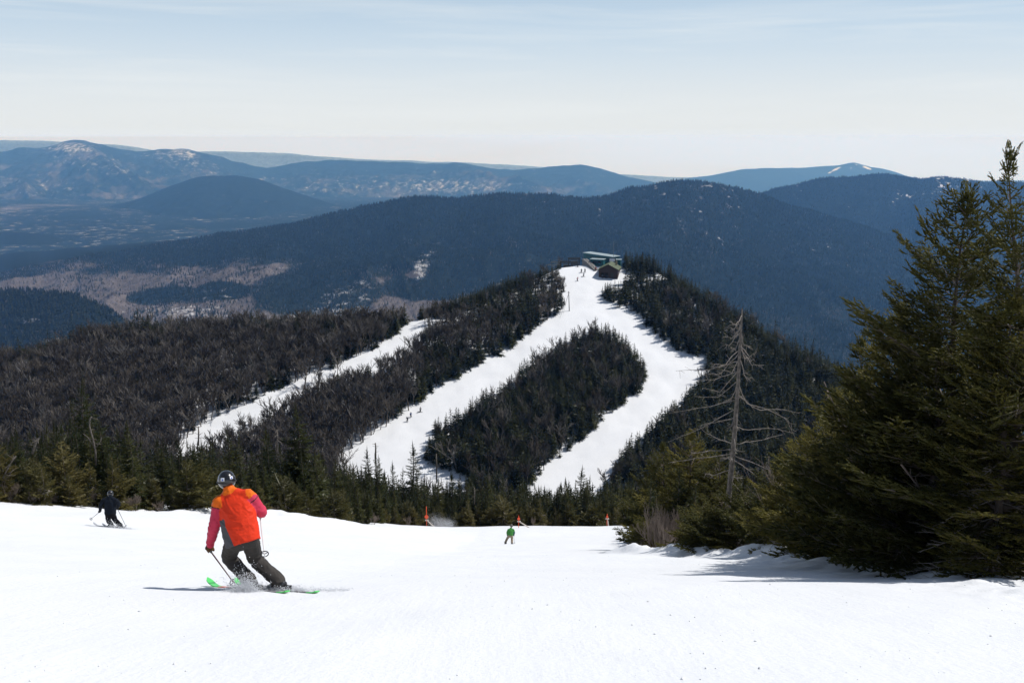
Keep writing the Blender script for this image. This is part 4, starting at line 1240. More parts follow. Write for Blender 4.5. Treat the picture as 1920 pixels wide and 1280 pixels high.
ski_pole(J['handL'], t2L, 'thin ski pole held out sideways by the black-clad skier', POLEB, sc=1.2); ski_pole(J['handR'], t2R, 'thin ski pole touching the snow behind the black-clad skier', POLEB, sc=1.2)

# ---- the small skier in green farther down
y3 = 65.0
f3L = on_ground(947.5, y3); f3R = on_ground(960, y3 - 0.1)
s3 = unit([0.10, 1, 0]); s3[2] = gz(f3L[0], f3L[1] + 0.7) - gz(f3L[0], f3L[1] - 0.7); s3[2] /= 1.4; s3 = unit(s3)
J = dict(head=W(959, 985.5, 65.3), neck=W(958, 990.5, 65.2), shL=W(953.5, 992.5, 65.15), shR=W(962.5, 992.8, 65.15), elbL=W(951, 997.5, 65.2), elbR=W(964.2, 998.0, 65.1), handL=W(951.2, 1002.3, 65.5), handR=W(963.3, 1003.0, 65.3), hipL=W(955, 1003.5, 65.0), hipR=W(959, 1003.5, 65.0),
         kneeL=W(951, 1009, 65.2), kneeR=W(960, 1009.5, 65.15), ankL=f3L + [0, 0, .11], ankR=f3R + [0, 0, .11], footL=f3L + [0, 0, .02], footR=f3R + [0, 0, .02], skiL=s3, skiR=s3)
t3L = W(949, 1014, 64.9); t3L[2] = gz(t3L[0], t3L[1]) + .02; t3R = W(965, 1015, 65.2); t3R[2] = gz(t3R[0], t3R[1]) + .02


def pick3(C, q):
    d2, _ = seg_dist(C, q['J']['elbR'], q['J']['handR']); return np.where(d2 < 0.09, 1, 0)


person(J, (0.05, 1, -0.1), 'small skier in green jacket and tan trousers far down the piste', dict(jacket=('green_shell', (0.055, 0.22, 0.05), 0.6), trousers=('tan_trousers', (0.26, 0.21, 0.15), 0.7), glove=('grey_glove', (0.03, 0.04, 0.05)), helmet=('grey_helmet', (0.12, 0.11, 0.10), 0.4)), sc=0.88, vox=0.018,
       jpick=pick3, jmats=[cloth('green_shell', (0.055, 0.22, 0.05)), cloth('teal_sleeve', (0.04, 0.10, 0.11))], grips=dict(L=unit(J['handL'] - t3L), R=unit(J['handR'] - t3R)))
ski(f3L, s3, 1.35, 'short ski on the left foot of the green-jacketed skier', SK2, sc=0.9); ski(f3R, s3, 1.35, 'short ski on the right foot of the green-jacketed skier', SK2, sc=0.9)
ski_pole(J['handL'], t3L, 'ski pole in the left hand of the green-jacketed skier', POLEB, sc=1); ski_pole(J['handR'], t3R, 'ski pole in the right hand of the green-jacketed skier', POLEB, sc=1)


# ---- tiny skiers on the ski hill: one mesh each, in two poses
def tiny(jc, tc_, pose, name):
    mb = MB()
    s_ = 1 if pose else -1
    hip = np.array([0, -0.05, 0.85]); shd = np.array([0.08 * s_, 0.22, 1.32])
    loft(mb, [(hip - [0, 0, .08], np.array([.17, 0, 0]), np.array([0, .13, 0])), (hip + [0, .03, .1], np.array([.19, 0, 0]), np.array([0, .14, 0])), (shd - [0, .03, .12], np.array([.21, 0, 0]), np.array([0, .14, 0])), (shd, np.array([.13, 0, 0]), np.array([0, .09, 0]))])
    mb.ball(shd + [0.02 * s_, 0.08, 0.22], 0.135)
    for q in (-1, 1):
        limb(mb, [shd + [0.18 * q, 0, -.02], shd + [0.28 * q, 0.02, -.30], shd + [0.24 * q, 0.26, -.40]], [.08, .07, .06])
        limb(mb, [hip + [.09 * q, 0, 0], [.13 * q + .05 * s_, .2, .48], [.17 * q + .14 * s_, 0, .1]], [.12, .10, .10])
        mb.tube([[.17 * q + .14 * s_ + .35 * s_, -.75, .04], [.17 * q + .14 * s_ - .35 * s_, .75, .06]], .05, 6)
        mb.tube([shd + [0.24 * q, 0.26, -.36], [0.45 * q, -.35, .1]], .02, 5)
    def pk(C):
        return np.where(C[:, 2] < 0.16, 2, np.where(C[:, 2] > 1.42, 2, np.where(C[:, 2] > 0.82, 0, 1)))
    me = remesh(name, mb, 0.03, [jc, tc_, BLACKPL], 2, pick=pk)
    return me


CJ = dict(red=cloth('far_red', (0.35, 0.03, 0.03)), black=cloth('far_black', (0.02, 0.02, 0.022)), blue=cloth('far_blue', (0.02, 0.05, 0.20)), grey=cloth('far_grey', (0.10, 0.10, 0.11)))
TINY = {k: (tiny(v, CJ['black'], i % 2, 'person')) for i, (k, v) in enumerate(CJ.items())}
HILLX = []
for px_, py_, c, lab in ((764.5, 791, 'black', 'tiny black-clad skier, lowest of three on the middle trail'), (770, 783, 'blue', 'tiny blue-jacketed skier, the middle one of three on the middle trail'), (788, 772, 'grey', 'tiny grey-clad skier, highest of three along the trees of the middle trail'),
                         (1082, 527, 'red', 'tiny red-jacketed skier lowest on the open summit snow'), (1094, 519, 'grey', 'tiny grey-clad skier just uphill of the red-jacketed one'), (1090, 511, 'black', 'tiny black-clad skier, the left one of a pair on the summit snow'),
                         (1097, 511, 'grey', 'tiny grey-clad skier, the right one of a pair on the summit snow'), (1083, 501, 'black', 'tiny black-clad skier highest on the summit snow near the lift'),
                         (1130, 522, 'grey', 'tiny person standing in front of the brown hut at its left corner'), (1137, 522.5, 'black', 'tiny dark-clad person standing in front of the brown hut by the door'), (1117, 508, 'red', 'tiny red-clad person beside the foot of the grey ramp')):
    p = hill_point(px_, py_)
    o = link('person', TINY[c], loc=p, rotz=math.radians(200 + 40 * math.sin(px_)), scale=(1.05, 1.05, 1.05)); tag(o, lab, 'person', 'tiny skiers on the ski hill')
# ------------------------------------------------------------------ tree kinds
FARB = [mid_bough(900 + i, 5, 0.10, True) for i in range(5)]
MIDB = [mid_bough(800 + i, 9, 0.055) for i in range(6)]


def crown_mesh(name, T, mats):
    V, F, M = T
    return mesh_np(name, V, F, mats, False, M)


far_protos = []
for i, (R, nb, pw) in enumerate(((0.23, 46, 0.85), (0.27, 50, 0.95), (0.20, 42, 0.75), (0.25, 44, 0.8), (0.30, 46, 1.0), (0.19, 40, 0.7))):
    (V, F, M), (Vt, Ft, Mt) = conifer(300 + i, 1.0, R, nb, FARB, base=0.02 if i % 2 else 0.08, power=pw, irregular=0.4, top=0.12)
    tm = TM(); tm.add(V, F, 0); tm.add(tube_np(np.array([[0, 0, -0.03], [0, 0, 0.9]]), np.array([0.018, 0.004]), 3)[0], tube_np(np.array([[0, 0, -0.03], [0, 0, 0.9]]), np.array([0.018, 0.004]), 3)[1], 1)
    far_protos.append(tm.get())
bare_protos = []
for i in range(7):
    V, F, M = bare(400 + i, 7.0, depth=3, r0=0.085, minr=0.024, kids=(3, 5), trunk_frac=0.38, spread=0.5, upw=0.3)
    bare_protos.append((V / 7.0, F, M))
print('proto tris', [len(p[1]) for p in far_protos], [len(p[1]) for p in bare_protos])


def merge(name, protos, X, Y, Z, H, mats, label, seed, wid=(0.85, 1.2), pick=None, haz=None):
    """one big mesh of many trees nobody could count"""
    rng = np.random.default_rng(seed); n = len(X)
    k = rng.integers(0, len(protos), n) if pick is None else pick
    a = rng.random(n) * 6.283; s = H; w_ = H * rng.uniform(wid[0], wid[1], n); tint = rng.random(n)
    Vs, Fs, Ms, Ts = [], [], [], []; off = 0
    for j, (V, F, M) in enumerate(protos):
        ii = np.where(k == j)[0]
        if not len(ii):
            continue
        c, sn = np.cos(a[ii])[:, None], np.sin(a[ii])[:, None]
        vx = (V[None, :, 0] * c - V[None, :, 1] * sn) * w_[ii][:, None] + X[ii][:, None]
        vy = (V[None, :, 0] * sn + V[None, :, 1] * c) * w_[ii][:, None] + Y[ii][:, None]
        vz = V[None, :, 2] * s[ii][:, None] + Z[ii][:, None]
        Vs.append(np.stack([vx, vy, vz], -1).reshape(-1, 3).astype(np.float32))
        Fs.append((F[None] + (np.arange(len(ii)) * len(V))[:, None, None] + off).reshape(-1, 3).astype(np.int32))
        Ms.append(np.tile(M, len(ii))); Ts.append(np.repeat(tint[ii], len(V))); off += len(ii) * len(V)
    me = mesh_np(name, np.vstack(Vs), np.vstack(Fs), mats, False, np.concatenate(Ms), {'tint': ('POINT', np.concatenate(Ts))})
    return tag(link(name, me), label, kind='stuff')


# things: the spruces that show largest; everything smaller goes into the woods
N_HERO = 335
size_px = NH * FPX / ND
order = np.argsort(-size_px * np.where(NPX > 1290, 0.6, 1.0))
# keep only those that the camera can plausibly see: not sunk behind many bigger ones
cols = {}
pick_i = []
hidden = np.zeros(len(NX), bool)
topy = NPY - size_px
for i in np.argsort(NY):
    c = int(NPX[i] // 7)
    t = min(cols.get(c - 1, 9999), cols.get(c, 9999), cols.get(c + 1, 9999))
    if topy[i] > t + 6 and NF[i] > 3:
        hidden[i] = True
    for q in (c - 1, c, c + 1):
        cols[q] = min(cols.get(q, 9999), topy[i] + 3 + (4 if q != c else 0))
vis = np.where(~hidden & (NPX > -40) & (NPX < 1330))[0]
vis = vis[np.argsort(-(size_px[vis]))]
hero_i = vis[:N_HERO]
rest = np.ones(len(NX), bool); rest[hero_i] = False

# meshes shared by the copies
SPR = []
for i, (H, R, nb, b0, pw) in enumerate(((5.5, 1.05, 150, .05, .85), (5.0, 0.95, 130, .10, .9), (6.0, 1.0, 150, .12, .8), (5.5, 1.25, 140, .04, 1.0), (5.0, 0.85, 120, .16, .75), (6.0, 1.2, 150, .20, .9), (5.5, 1.0, 130, .08, .7))):
    cr_, tr_ = conifer(500 + i, H, R, nb, MIDB, base=b0, power=pw, irregular=0.45, top=0.07, dead=6 if i % 2 else 12)
    SPR.append((H, crown_mesh('spruce_crown', cr_, [NEEDLE, TWIG]), crown_mesh('spruce_trunk', tr_, [BARK_RED, DEADWOOD])))
YNG = []
for i, (H, R, nb, b0, pw) in enumerate(((2.2, 0.85, 78, .02, .8), (2.0, 0.75, 66, .03, .9), (2.4, 0.7, 74, .03, .8), (1.6, 0.85, 58, .01, .65), (2.2, 0.9, 54, .02, .7))):
    cr_, tr_ = conifer(560 + i, H, R, nb, MIDB, base=b0, power=pw, irregular=0.6, top=0.10, dead=16, up=(45, 8))
    YNG.append((H, crown_mesh('young_fir_crown', cr_, [NEEDLE_OLIVE, TWIG]), crown_mesh('young_fir_trunk', tr_, [BARK, DEADWOOD])))

# landmarks used to word the labels
MARKS = [(205, 'the black-clad skier'), (435, 'the orange-jacketed skier'), (800, 'the blowing snow'), (957, 'the green-jacketed skier'), (1138, 'the smallest marker pole'), (1240, 'the bare shrub')]
ORD = ['nearest', 'second', 'third', 'fourth', 'fifth', 'sixth', 'seventh', 'eighth', 'ninth', 'tenth', 'eleventh', 'twelfth', 'thirteenth', 'fourteenth', 'fifteenth', 'sixteenth', 'seventeenth', 'eighteenth', 'nineteenth', 'twentieth']
info = []
for i in hero_i:
    yng = NF[i] < 5 and NH[i] < 3.3 and NPX[i] < 1190
    row = 'snow-edge row' if NF[i] < 4 else ('row behind the front' if NF[i] < 12 else ('middle rows' if NF[i] < 32 else 'rear rows'))
    m = min(MARKS, key=lambda q: abs(q[0] - NPX[i]))
    side = 'left' if NPX[i] < m[0] else 'right'
    info.append([i, yng, row, m[1], side, abs(NPX[i] - m[0])])
grp = {}
for t in info:
    grp.setdefault((t[1], t[2], t[3], t[4]), []).append(t)
for key, L in grp.items():
    L.sort(key=lambda t: t[5])
    for n_, t in enumerate(L):
        t.append(n_)
rng = np.random.default_rng(77)
for i, yng, row, mark, side, _, n_ in info:
    H, cm_, tm_ = (YNG if yng else SPR)[rng.integers(len(YNG if yng else SPR))]
    nm = 'young_fir' if yng else 'spruce_tree'
    o = bpy.data.objects.new(nm, None); COL.objects.link(o); o.empty_display_size = 0.3
    s = NH[i] / H
    o.location = (NX[i], NY[i], NZ[i] - 0.05); o.rotation_euler = (rng.normal(0, 0.03), rng.normal(0, 0.03), rng.random() * 6.28)
    w_ = s * rng.uniform(0.85, 1.15) if yng else s * (1 + 0.25 * (1 - min(1, s))) * rng.uniform(0.82, 1.12)
    o.scale = (w_, w_, s)
    link('crown', cm_, o); link('trunk', tm_, o)
    what = 'olive young fir' if yng else ('dark spruce' if NF[i] > 12 else 'green spruce')
    tag(o, f"{ORD[min(n_, 19)]} {what} in the {row}, {side} of {mark}", 'fir' if yng else 'tree', 'young firs along the snow edge' if yng else 'spruces below the piste')

merge('near_spruce_wood', far_protos, NX[rest], NY[rest], NZ[rest] - 0.1, NH[rest] * 1.0, [NEEDLE_FAR, BARK_RED], 'dark spruce wood filling the slope below the piste', 5)

# individuals on the ski hill: bare hardwoods along the trails
con = ~HW_
merge('spruce_forest', far_protos, HX[con], HY[con], HZ[con] - 0.15, HH[con], [NEEDLE_FAR, BARK_RED], 'dense dark spruce forest covering the ski hill', 6, (0.95, 1.45))
hi = np.where(HW_)[0]
hs = (HH * FPX / HD)[hi]
vis_h = hi[np.argsort(-(hs - 40 * np.maximum(0, HPX[hi] - 1200) / 300 - 100 * (HPX[hi] < 60) - 0.05 * np.abs(HPY[hi] - 760)))]
bt = vis_h[:220]
isb = np.zeros(len(HX), bool); isb[bt] = True
BTM = [mesh_np('bare_tree', p[0], p[1], [TWIG_FAR], False) for p in bare_protos]


def zone(px, py):
    if px > 1180:
        return 'right of the widest trail'
    if px > 800 and py > 640:
        return 'in the wooded island between the two widest trails'
    mid = np.interp(px, [330, 540, 770], [845, 745, 650])
    return 'between the narrow trail and the middle trail' if py > mid else 'uphill of the narrow trail'


for i in bt:
    o = link('bare_tree', BTM[rng.integers(7)], loc=(HX[i], HY[i], HZ[i] - 0.1), rotz=rng.random() * 6.28)
    w_ = HH[i] * rng.uniform(0.9, 1.25); o.scale = (w_, w_, HH[i])
    zn = zone(HPX[i], HPY[i])
    tag(o, f"small grey leafless tree in the woods {zn}", 'tree', f"leafless trees {zn}")
hr = HW_ & ~isb
merge('bare_hardwood_forest', bare_protos, HX[hr], HY[hr], HZ[hr] - 0.1, HH[hr], [TWIG_FAR], 'grey brown leafless hardwood forest on the ski hill', 7, (1.0, 1.5))

# ------------------------------------------------------------------ woods on the ridges beyond
def tri_cone(seed):
    rng = np.random.default_rng(seed); T = []
    for k in range(9):
        h = 0.05 + 0.85 * k / 9; r = 0.22 * (1 - h) + 0.04
        a = k * 2.4 + rng.random(); b_ = a + 1.9
        T.append([[r * math.cos(a), r * math.sin(a), h], [r * math.cos(b_), r * math.sin(b_), h - 0.03], [0, 0, h + 0.34]])
    T = np.array(T); V = T.reshape(-1, 3); return V, np.arange(len(V)).reshape(-1, 3), np.zeros(len(T), np.int32)


def tri_bare(seed):
    rng = np.random.default_rng(seed); T = []
    for k in range(7):
        a = rng.random() * 6.28; r = 0.05 + 0.16 * rng.random(); w_ = 0.028
        T.append([[-w_, 0, 0.1 * k / 7], [w_, 0, 0.1 * k / 7], [r * math.cos(a), r * math.sin(a), 0.7 + 0.3 * rng.random()]])
    T = np.array(T); V = T.reshape(-1, 3); return V, np.arange(len(V)).reshape(-1, 3), np.zeros(len(T), np.int32)


def on_ridge(P, n, seed, s_rows):
    rng = np.random.default_rng(seed); P = P[:s_rows]
    A = P[:-1, :-1]; B = P[1:, :-1]; C = P[:-1, 1:]
    ar = np.linalg.norm(np.cross(B - A, C - A), axis=-1); mid = A
    _, _, d = proj(mid[..., 0], mid[..., 1], mid[..., 2])
    pr = (ar / (d ** 0.7)).ravel(); pr /= pr.sum()
    c = rng.choice(len(pr), n, p=pr); i, j = np.unravel_index(c, ar.shape)
    u, v = rng.random((2, n)); u = u[:, None]; v = v[:, None]
    return A[i, j] * (1 - u) * (1 - v) + P[i + 1, j] * u * (1 - v) + P[i, j + 1] * (1 - u) * v + P[i + 1, j + 1] * u * v


TWIG_DIST = simple('distant_hardwood_twigs', (0.20, 0.168, 0.152), 0.9, var=0.35, vscale=0.02)
CON = [tri_cone(i) for i in range(4)]; BAR = [tri_bare(20 + i) for i in range(4)]
Q = np.vstack([on_ridge(RP2, 160000, 1, 292), on_ridge(RP0, 22000, 2, 82), on_ridge(RP3, 50000, 3, 182)])
qx, qy, _ = proj(Q[:, 0], Q[:, 1], Q[:, 2])
hwq = hw_mid(Q, qx, qy, None) * (Q[:, 1] > 1650) * (qx > -400)
rng = np.random.default_rng(4)
far_low = (Q[:, 1] < 2100) & (qx < 430)
hwq = np.where(far_low & (Q[:, 2] > -648) & (qy > 540) & (qx < 260), 0.05, hwq)
isw = rng.random(len(Q)) < np.clip((hwq + 0.5 * fbm(Q[:, 0] / 120, Q[:, 1] / 160, 9, 4) - 0.16) * 2.2, 0.03, 0.97)
snq = sn_mid(Q, qx, qy, np.full(len(Q), 0.5))
thin = rng.random(len(Q)) < np.clip(1.0 - 1.5 * np.maximum(0, snq - 0.05), 0.6, 1) * (1 - 0.85 * fleck(Q))
vq = (qx > -150) & (qx < 2070) & thin & (qy < np.interp(qx, CREST[:, 0], CREST[:, 1]) + 20)
hq = rng.uniform(6, 12, len(Q))
a_ = vq & ~isw
merge('distant_spruce_forest', CON, Q[a_, 0], Q[a_, 1], Q[a_, 2] - 0.5, hq[a_], [NEEDLE_FAR], 'far-off evergreen forest on the ridges beyond the ski hill', 8, (0.9, 1.4))
a_ = vq & isw
merge('distant_bare_forest', BAR, Q[a_, 0], Q[a_, 1], Q[a_, 2] - 0.5, hq[a_], [TWIG_DIST], 'far-off leafless forest on the valley slopes', 9, (0.9, 1.5))
# ------------------------------------------------------------------ single trees
def tree_thing(name, label, cat, px, y, pytop, kind, group=None, wid=1.0, rz=None, seed=0, p=None):
    if p is None:      # px names the column of the tree's tip
        x_ = W(px, pytop, y)[0]; p = np.array([x_, y, gz(x_, y)])
    ztop = -float(r_of(pytop)) * y
    Ht = ztop - p[2]; H, cm_, tm_ = kind
    o = bpy.data.objects.new(name, None); COL.objects.link(o); o.empty_display_size = 0.3
    s = Ht / H; o.location = p - np.array([0, 0, 0.06]); o.scale = (s * wid, s * wid, s)
    o.rotation_euler = (0, 0, rz if rz is not None else (seed * 2.4) % 6.28)
    link('crown', cm_, o); link('trunk', tm_, o); tag(o, label, cat, group); return o


for k, (px_, y_, top, kd, wd, lab) in enumerate((
        (152, 66, 704, 3, 1.25, 'tallest dark spruce, rising behind the young firs above the black-clad skier'), (128, 62, 778, 0, 1.1, 'mid-height spruce just left of the tallest dark spruce by the black-clad skier'),
        (185, 60, 782, 5, 1.2, 'broad dark spruce just right of the tallest dark spruce'), (240, 62, 786, 1, 1.1, 'narrow dark spruce halfway between the black-clad and orange-jacketed skiers'),
        (30, 58, 800, 3, 1.2, 'bushy spruce at the outer end of the tree line by the black-clad skier'), (553, 80, 757, 5, 1.45, 'tall broad dark spruce right of the orange-jacketed skier, its top above the wood'),
        (500, 79, 800, 4, 1.2, 'dark spruce leaning against the tall broad one near the orange-jacketed skier'), (425, 74, 806, 2, 1.1, 'dark spruce straight above the helmet of the orange-jacketed skier'),
        (690, 101, 838, 1, 1.2, 'dark pointed spruce below the foot of the middle trail'), (773, 106, 828, 2, 1.3, 'slender open-tiered spruce standing out against the snow of the middle trail'),
        (1092, 124, 872, 3, 1.35, 'bushy-topped spruce standing out against the foot of the widest trail'), (330, 70, 818, 0, 1.1, 'dark spruce beside the foot of the narrow trail'))):
    tree_thing('spruce_tree', lab, 'tree', px_, y_, top, SPR[kd], wid=wd, seed=k)

BG = [(L, fir_bough(L, 40 + i, spacing=0.017, ln=0.023, wd=0.0085, dens=0.62)) for i, L in enumerate((0.35, 0.6, 0.6, 0.95, 0.95, 1.35, 1.35, 1.75))]
FIR = []
for i, (H, R, nb, b0, pw, lean, dd_) in enumerate(((6.2, 1.6, 112, .08, .86, -0.07, 40), (5.8, 1.95, 112, .05, .64, 0.0, 46), (4.3, 1.55, 84, .04, .72, 0.02, 34), (3.0, 1.25, 84, .03, .75, 0.0, 22), (2.0, 0.95, 62, .02, .75, 0.03, 12))):
    cr_, tr_ = conifer(620 + i, H, R, nb, BG, base=b0, power=pw, irregular=0.42, top=0.11, dead=dd_, lean=lean, up=(48, 10), whorl=0.26)
    print('fir tris', len(cr_[1]))
    FIR.append((H, crown_mesh('fir_crown', cr_, [NEEDLE_FIR, TWIG]), crown_mesh('fir_trunk', tr_, [BARK_RED, DEADWOOD])))
for k, (px_, y_, top, kd, wd, rz, lab) in enumerate((
        (1960, 15.4, 280, 0, 0.95, 0.0, 'tallest fir, its spiky leader bare against the sky'),
        (1820, 17.6, 366, 1, 1.0, 0.6, 'great broad fir with a blunt top, second tallest of the firs above the bank'),
        (1692, 19.4, 585, 2, 1.0, 1.4, 'mid-sized fir filling in front of the great broad fir, just under its boughs'),
        (1628, 21.2, 640, 2, 1.05, 3.3, 'pointed fir at the near side of the dead snag, in front of the blue valley'),
        (1765, 17.0, 640, 3, 1.25, 2.2, 'dense lower fir growing at the foot of the great broad fir'),
        (1905, 15.1, 560, 2, 1.2, 4.4, 'dark lower fir crowding the trunk of the tallest fir'),
        (1562, 23.0, 740, 3, 1.1, 5.0, 'small fir on the bank with grey saplings at its side'),
        (1515, 25.2, 810, 3, 1.2, 0.3, 'rounded small fir behind the grey saplings on the bank'),
        (1462, 27.2, 868, 4, 1.3, 1.1, 'low olive fir right beside the foot of the dead snag'),
        (1405, 29.8, 900, 4, 1.2, 2.9, 'low olive fir in front of the trunk of the dead snag'),
        (1356, 30.5, 915, 4, 1.3, 4.1, 'low spreading fir between the dead snag and the bare shrub'),
        (1312, 32.0, 930, 4, 1.25, 5.5, 'lowest spreading fir touching the bare shrub'),
        (1296, 42.0, 815, 3, 1.1, 0.9, 'yellow-green fir rising behind the bare shrub'),
        (1245, 46.0, 838, 3, 1.0, 2.0, 'slim yellow-green fir straight behind the bare shrub'),
        (1352, 40.0, 850, 3, 1.2, 3.0, 'yellow-green fir behind the lower branches of the dead snag'),
        (1206, 36.2, 972, 4, 1.7, 1.0, 'knee-high fir on the snow at the foot of the bare shrub'),
        (1640, 19.6, 830, 4, 1.3, 0.2, 'low fir on the lip of the snow bank, under the pointed fir'),
        (1722, 17.4, 870, 4, 1.4, 1.9, 'low shaded fir on the lip of the bank, under the great broad fir'),
        (1585, 21.3, 880, 4, 1.25, 3.7, 'low fir on the bank, in front of the grey saplings'))):
    tree_thing('fir_tree', lab, 'tree', px_, y_, top, FIR[kd], wid=wd, rz=rz)


SNAGM = simple('grey_snag_bark', (0.145, 0.125, 0.105), 0.9, var=0.5, vscale=9, bump=0.8, bscale=24)
SNAGB = simple('grey_snag_twigs', (0.23, 0.20, 0.17), 0.85, var=0.4, vscale=9)
# the dead snag among the firs
def pxpath(pts, y):
    return np.array([W(a, b, y + (c[0] if c else 0)) for a, b, *c in pts])


ys_ = 33.0
tr = pxpath([(1358, 1030), (1363, 965), (1369, 905), (1375, 840), (1380, 775), (1384, 715), (1387, 655), (1390, 605), (1391.5, 578)], ys_)
o = bpy.data.objects.new('dead_tree', None); COL.objects.link(o); tag(o, 'tall bleached dead snag with long bare branches standing among the firs', 'tree')
mb = MB(); mb.tube(tr, np.array([.115, .105, .095, .085, .074, .062, .05, .034, .014]), 10); mb.build('trunk', SNAGM, o, True)
rng = np.random.default_rng(3)
BR = [((1381, 705), (1330, 693), (1267, 695)), ((1381, 722), (1340, 712), (1302, 712)), ((1380, 738), (1345, 745), (1312, 744)), ((1377, 770), (1330, 762), (1255, 775)), ((1375, 785), (1320, 800), (1254, 828)), ((1384, 686), (1360, 683), (1335, 682)), ((1386, 682), (1410, 684), (1432, 684)),
      ((1386, 676), (1405, 668), (1419, 660)), ((1381, 742), (1400, 757), (1440, 768), (1475, 785), (1492, 822)), ((1379, 762), (1420, 770), (1462, 766), (1500, 775)), ((1371, 842), (1345, 822), (1322, 810)), ((1368, 856), (1320, 858), (1258, 866)), ((1369, 850), (1330, 846), (1296, 850)),
      ((1375, 865), (1410, 885), (1440, 912)), ((1377, 842), (1420, 826), (1466, 815)), ((1376, 858), (1420, 870), (1476, 897)), ((1388, 640), (1372, 634), (1360, 628)), ((1388, 650), (1368, 646), (1355, 648)), ((1381, 720), (1350, 735), (1318, 727)), ((1384, 700), (1400, 712), (1412, 708)), ((1373, 880), (1340, 890), (1322, 888)),
      ((1372, 815), (1400, 806), (1445, 802), (1490, 812)), ((1374, 800), (1340, 792), (1315, 797)), ((1378, 690), (1352, 700), (1322, 702)), ((1370, 900), (1400, 930), (1430, 938))]
for q in range(16):
    k0 = rng.uniform(2.2, 7.6); c_ = np.array([np.interp(k0, range(9), tr[:, j]) for j in range(3)]); a_ = rng.random() * 6.28; l_ = rng.uniform(0.25, 0.7)
    e_ = np.array([math.cos(a_), math.sin(a_), rng.normal(0.0, 0.25)]) * l_; x0, y0_ = proj(*[np.array([v_]) for v_ in c_])[:2]; x1, y1_ = proj(*[np.array([v_]) for v_ in c_ + e_])[:2]
    BR.append(((float(x0[0]), float(y0_[0])), (float(x0[0] + x1[0]) / 2, float(y0_[0] + y1_[0]) / 2 + 2), (float(x1[0]), float(y1_[0]))))
for n_, b_ in enumerate(BR):
    dy = rng.uniform(-0.9, 0.9); mb = MB(); k = len(b_)
    base = np.array([np.interp(b_[0][1], [1010 - 432 * i / 8 for i in range(8, -1, -1)], [tr[i][q] for i in range(8, -1, -1)]) for q in range(3)])
    P = [base] + [W(a, c, ys_ + dy * (i + 1) / (k - 1)) for i, (a, c) in enumerate(b_[1:])]
    P = np.array(P); tt_ = np.linspace(0, 1, k); t2 = np.linspace(0, 1, 9)
    Q = np.stack([np.interp(t2, tt_, P[:, q]) for q in range(3)], 1); Q[1:-1] += rng.normal(0, 0.012, (7, 3))
    mb.tube(Q, np.linspace(0.017, 0.005, 9), 6)
    for q in range(11):
        f = rng.uniform(0.25, 0.98); c = np.array([np.interp(f, t2, Q[:, j]) for j in range(3)])
        e = unit(Q[-1] - Q[0]) * 0.6 + rng.normal(0, 0.5, 3); e = unit(e) * rng.uniform(0.10, 0.34)
        mb.tube([c, c + e * 0.5 + rng.normal(0, 0.012, 3), c + e], np.array([0.0055, 0.0045, 0.003]), 4)
    mb.build('branch', SNAGB, o, True)


def bare_thing(name, label, px, y, H, mat_, seed, rz=0.0, **kw):
    V, F, M = bare(seed, H, **kw); p = on_ground(px, y)
    ob = link(name, mesh_np(name, V, F, [mat_], False), loc=p - np.array([0, 0, 0.05]), rotz=rz); return ob


tag(bare_thing('bare_shrub', '', 1238, 35.3, 2.35, TWIG, 71, depth=3, r0=0.020, minr=0.0045, kids=(3, 5), stems=26, spread=0.30, trunk_frac=0.42, upw=0.5), 'leafless brown shrub of many upright stems at the end of the snow bank', 'shrub')
tag(bare_thing('bare_sapling', '', 1520, 25.5, 3.9, TWIG, 72, depth=3, r0=0.028, minr=0.006, kids=(3, 4), trunk_frac=0.55, spread=0.4, upw=0.4), 'taller grey leafless sapling in front of the small firs on the bank', 'tree')
tag(bare_thing('bare_sapling', '', 1488, 27.0, 3.5, TWIG, 73, 1.0, depth=3, r0=0.024, minr=0.006, kids=(3, 4), trunk_frac=0.6, spread=0.45, upw=0.35), 'thinner grey leafless sapling between the dead snag and the small firs', 'tree')
tag(bare_thing('bare_sapling', '', 1590, 19.6, 1.7, TWIG, 74, 2.0, depth=3, r0=0.018, minr=0.005, kids=(3, 5), trunk_frac=0.45, spread=0.55, stems=3), 'knee-high leafless sapling on the lip of the snow bank', 'tree')
SCRUB = []
for i in range(3):
    V, F, M = bare(140 + i, 1.3, depth=3, r0=0.016, minr=0.007, kids=(3, 4), stems=9, spread=0.42, trunk_frac=0.45, upw=0.35); SCRUB.append(mesh_np('bare_scrub', V, F, [TWIG], False))
rng = np.random.default_rng(141)
for k, (px_, lab) in enumerate(((25, 'first low leafless scrub from the outer end of the snow edge'), (70, 'second low leafless scrub from the outer end of the snow edge'), (110, 'low leafless scrub on the uphill side of the black-clad skier'), (165, 'low leafless scrub nearest the black-clad skier'), (250, 'low leafless scrub just right of the black-clad skier'),
                               (300, 'low leafless scrub midway between the black-clad and orange-jacketed skiers'), (350, 'low leafless scrub two steps left of the orange-jacketed skier'), (515, 'low leafless scrub at the elbow of the orange-jacketed skier'), (575, 'low leafless scrub on the little snow mound right of the orange-jacketed skier'),
                               (640, 'low leafless scrub beyond the little snow mound'), (700, 'low leafless scrub where the snow edge dips'), (765, 'low leafless scrub behind the pipe beside the blowing snow'), (1000, 'low leafless scrub right of the green-jacketed skier'), (1165, 'low leafless scrub behind the bare shrub at the end of the crest'))):
    y_ = float(edge_y(px_)) + rng.uniform(-0.3, 1.5); p = on_ground(px_, y_); s_ = rng.uniform(0.5, 0.95)
    tag(link('bare_scrub', SCRUB[k % 3], loc=p, rotz=rng.random() * 6, scale=(s_, s_, s_)), lab, 'shrub', 'leafless scrub along the snow edge')
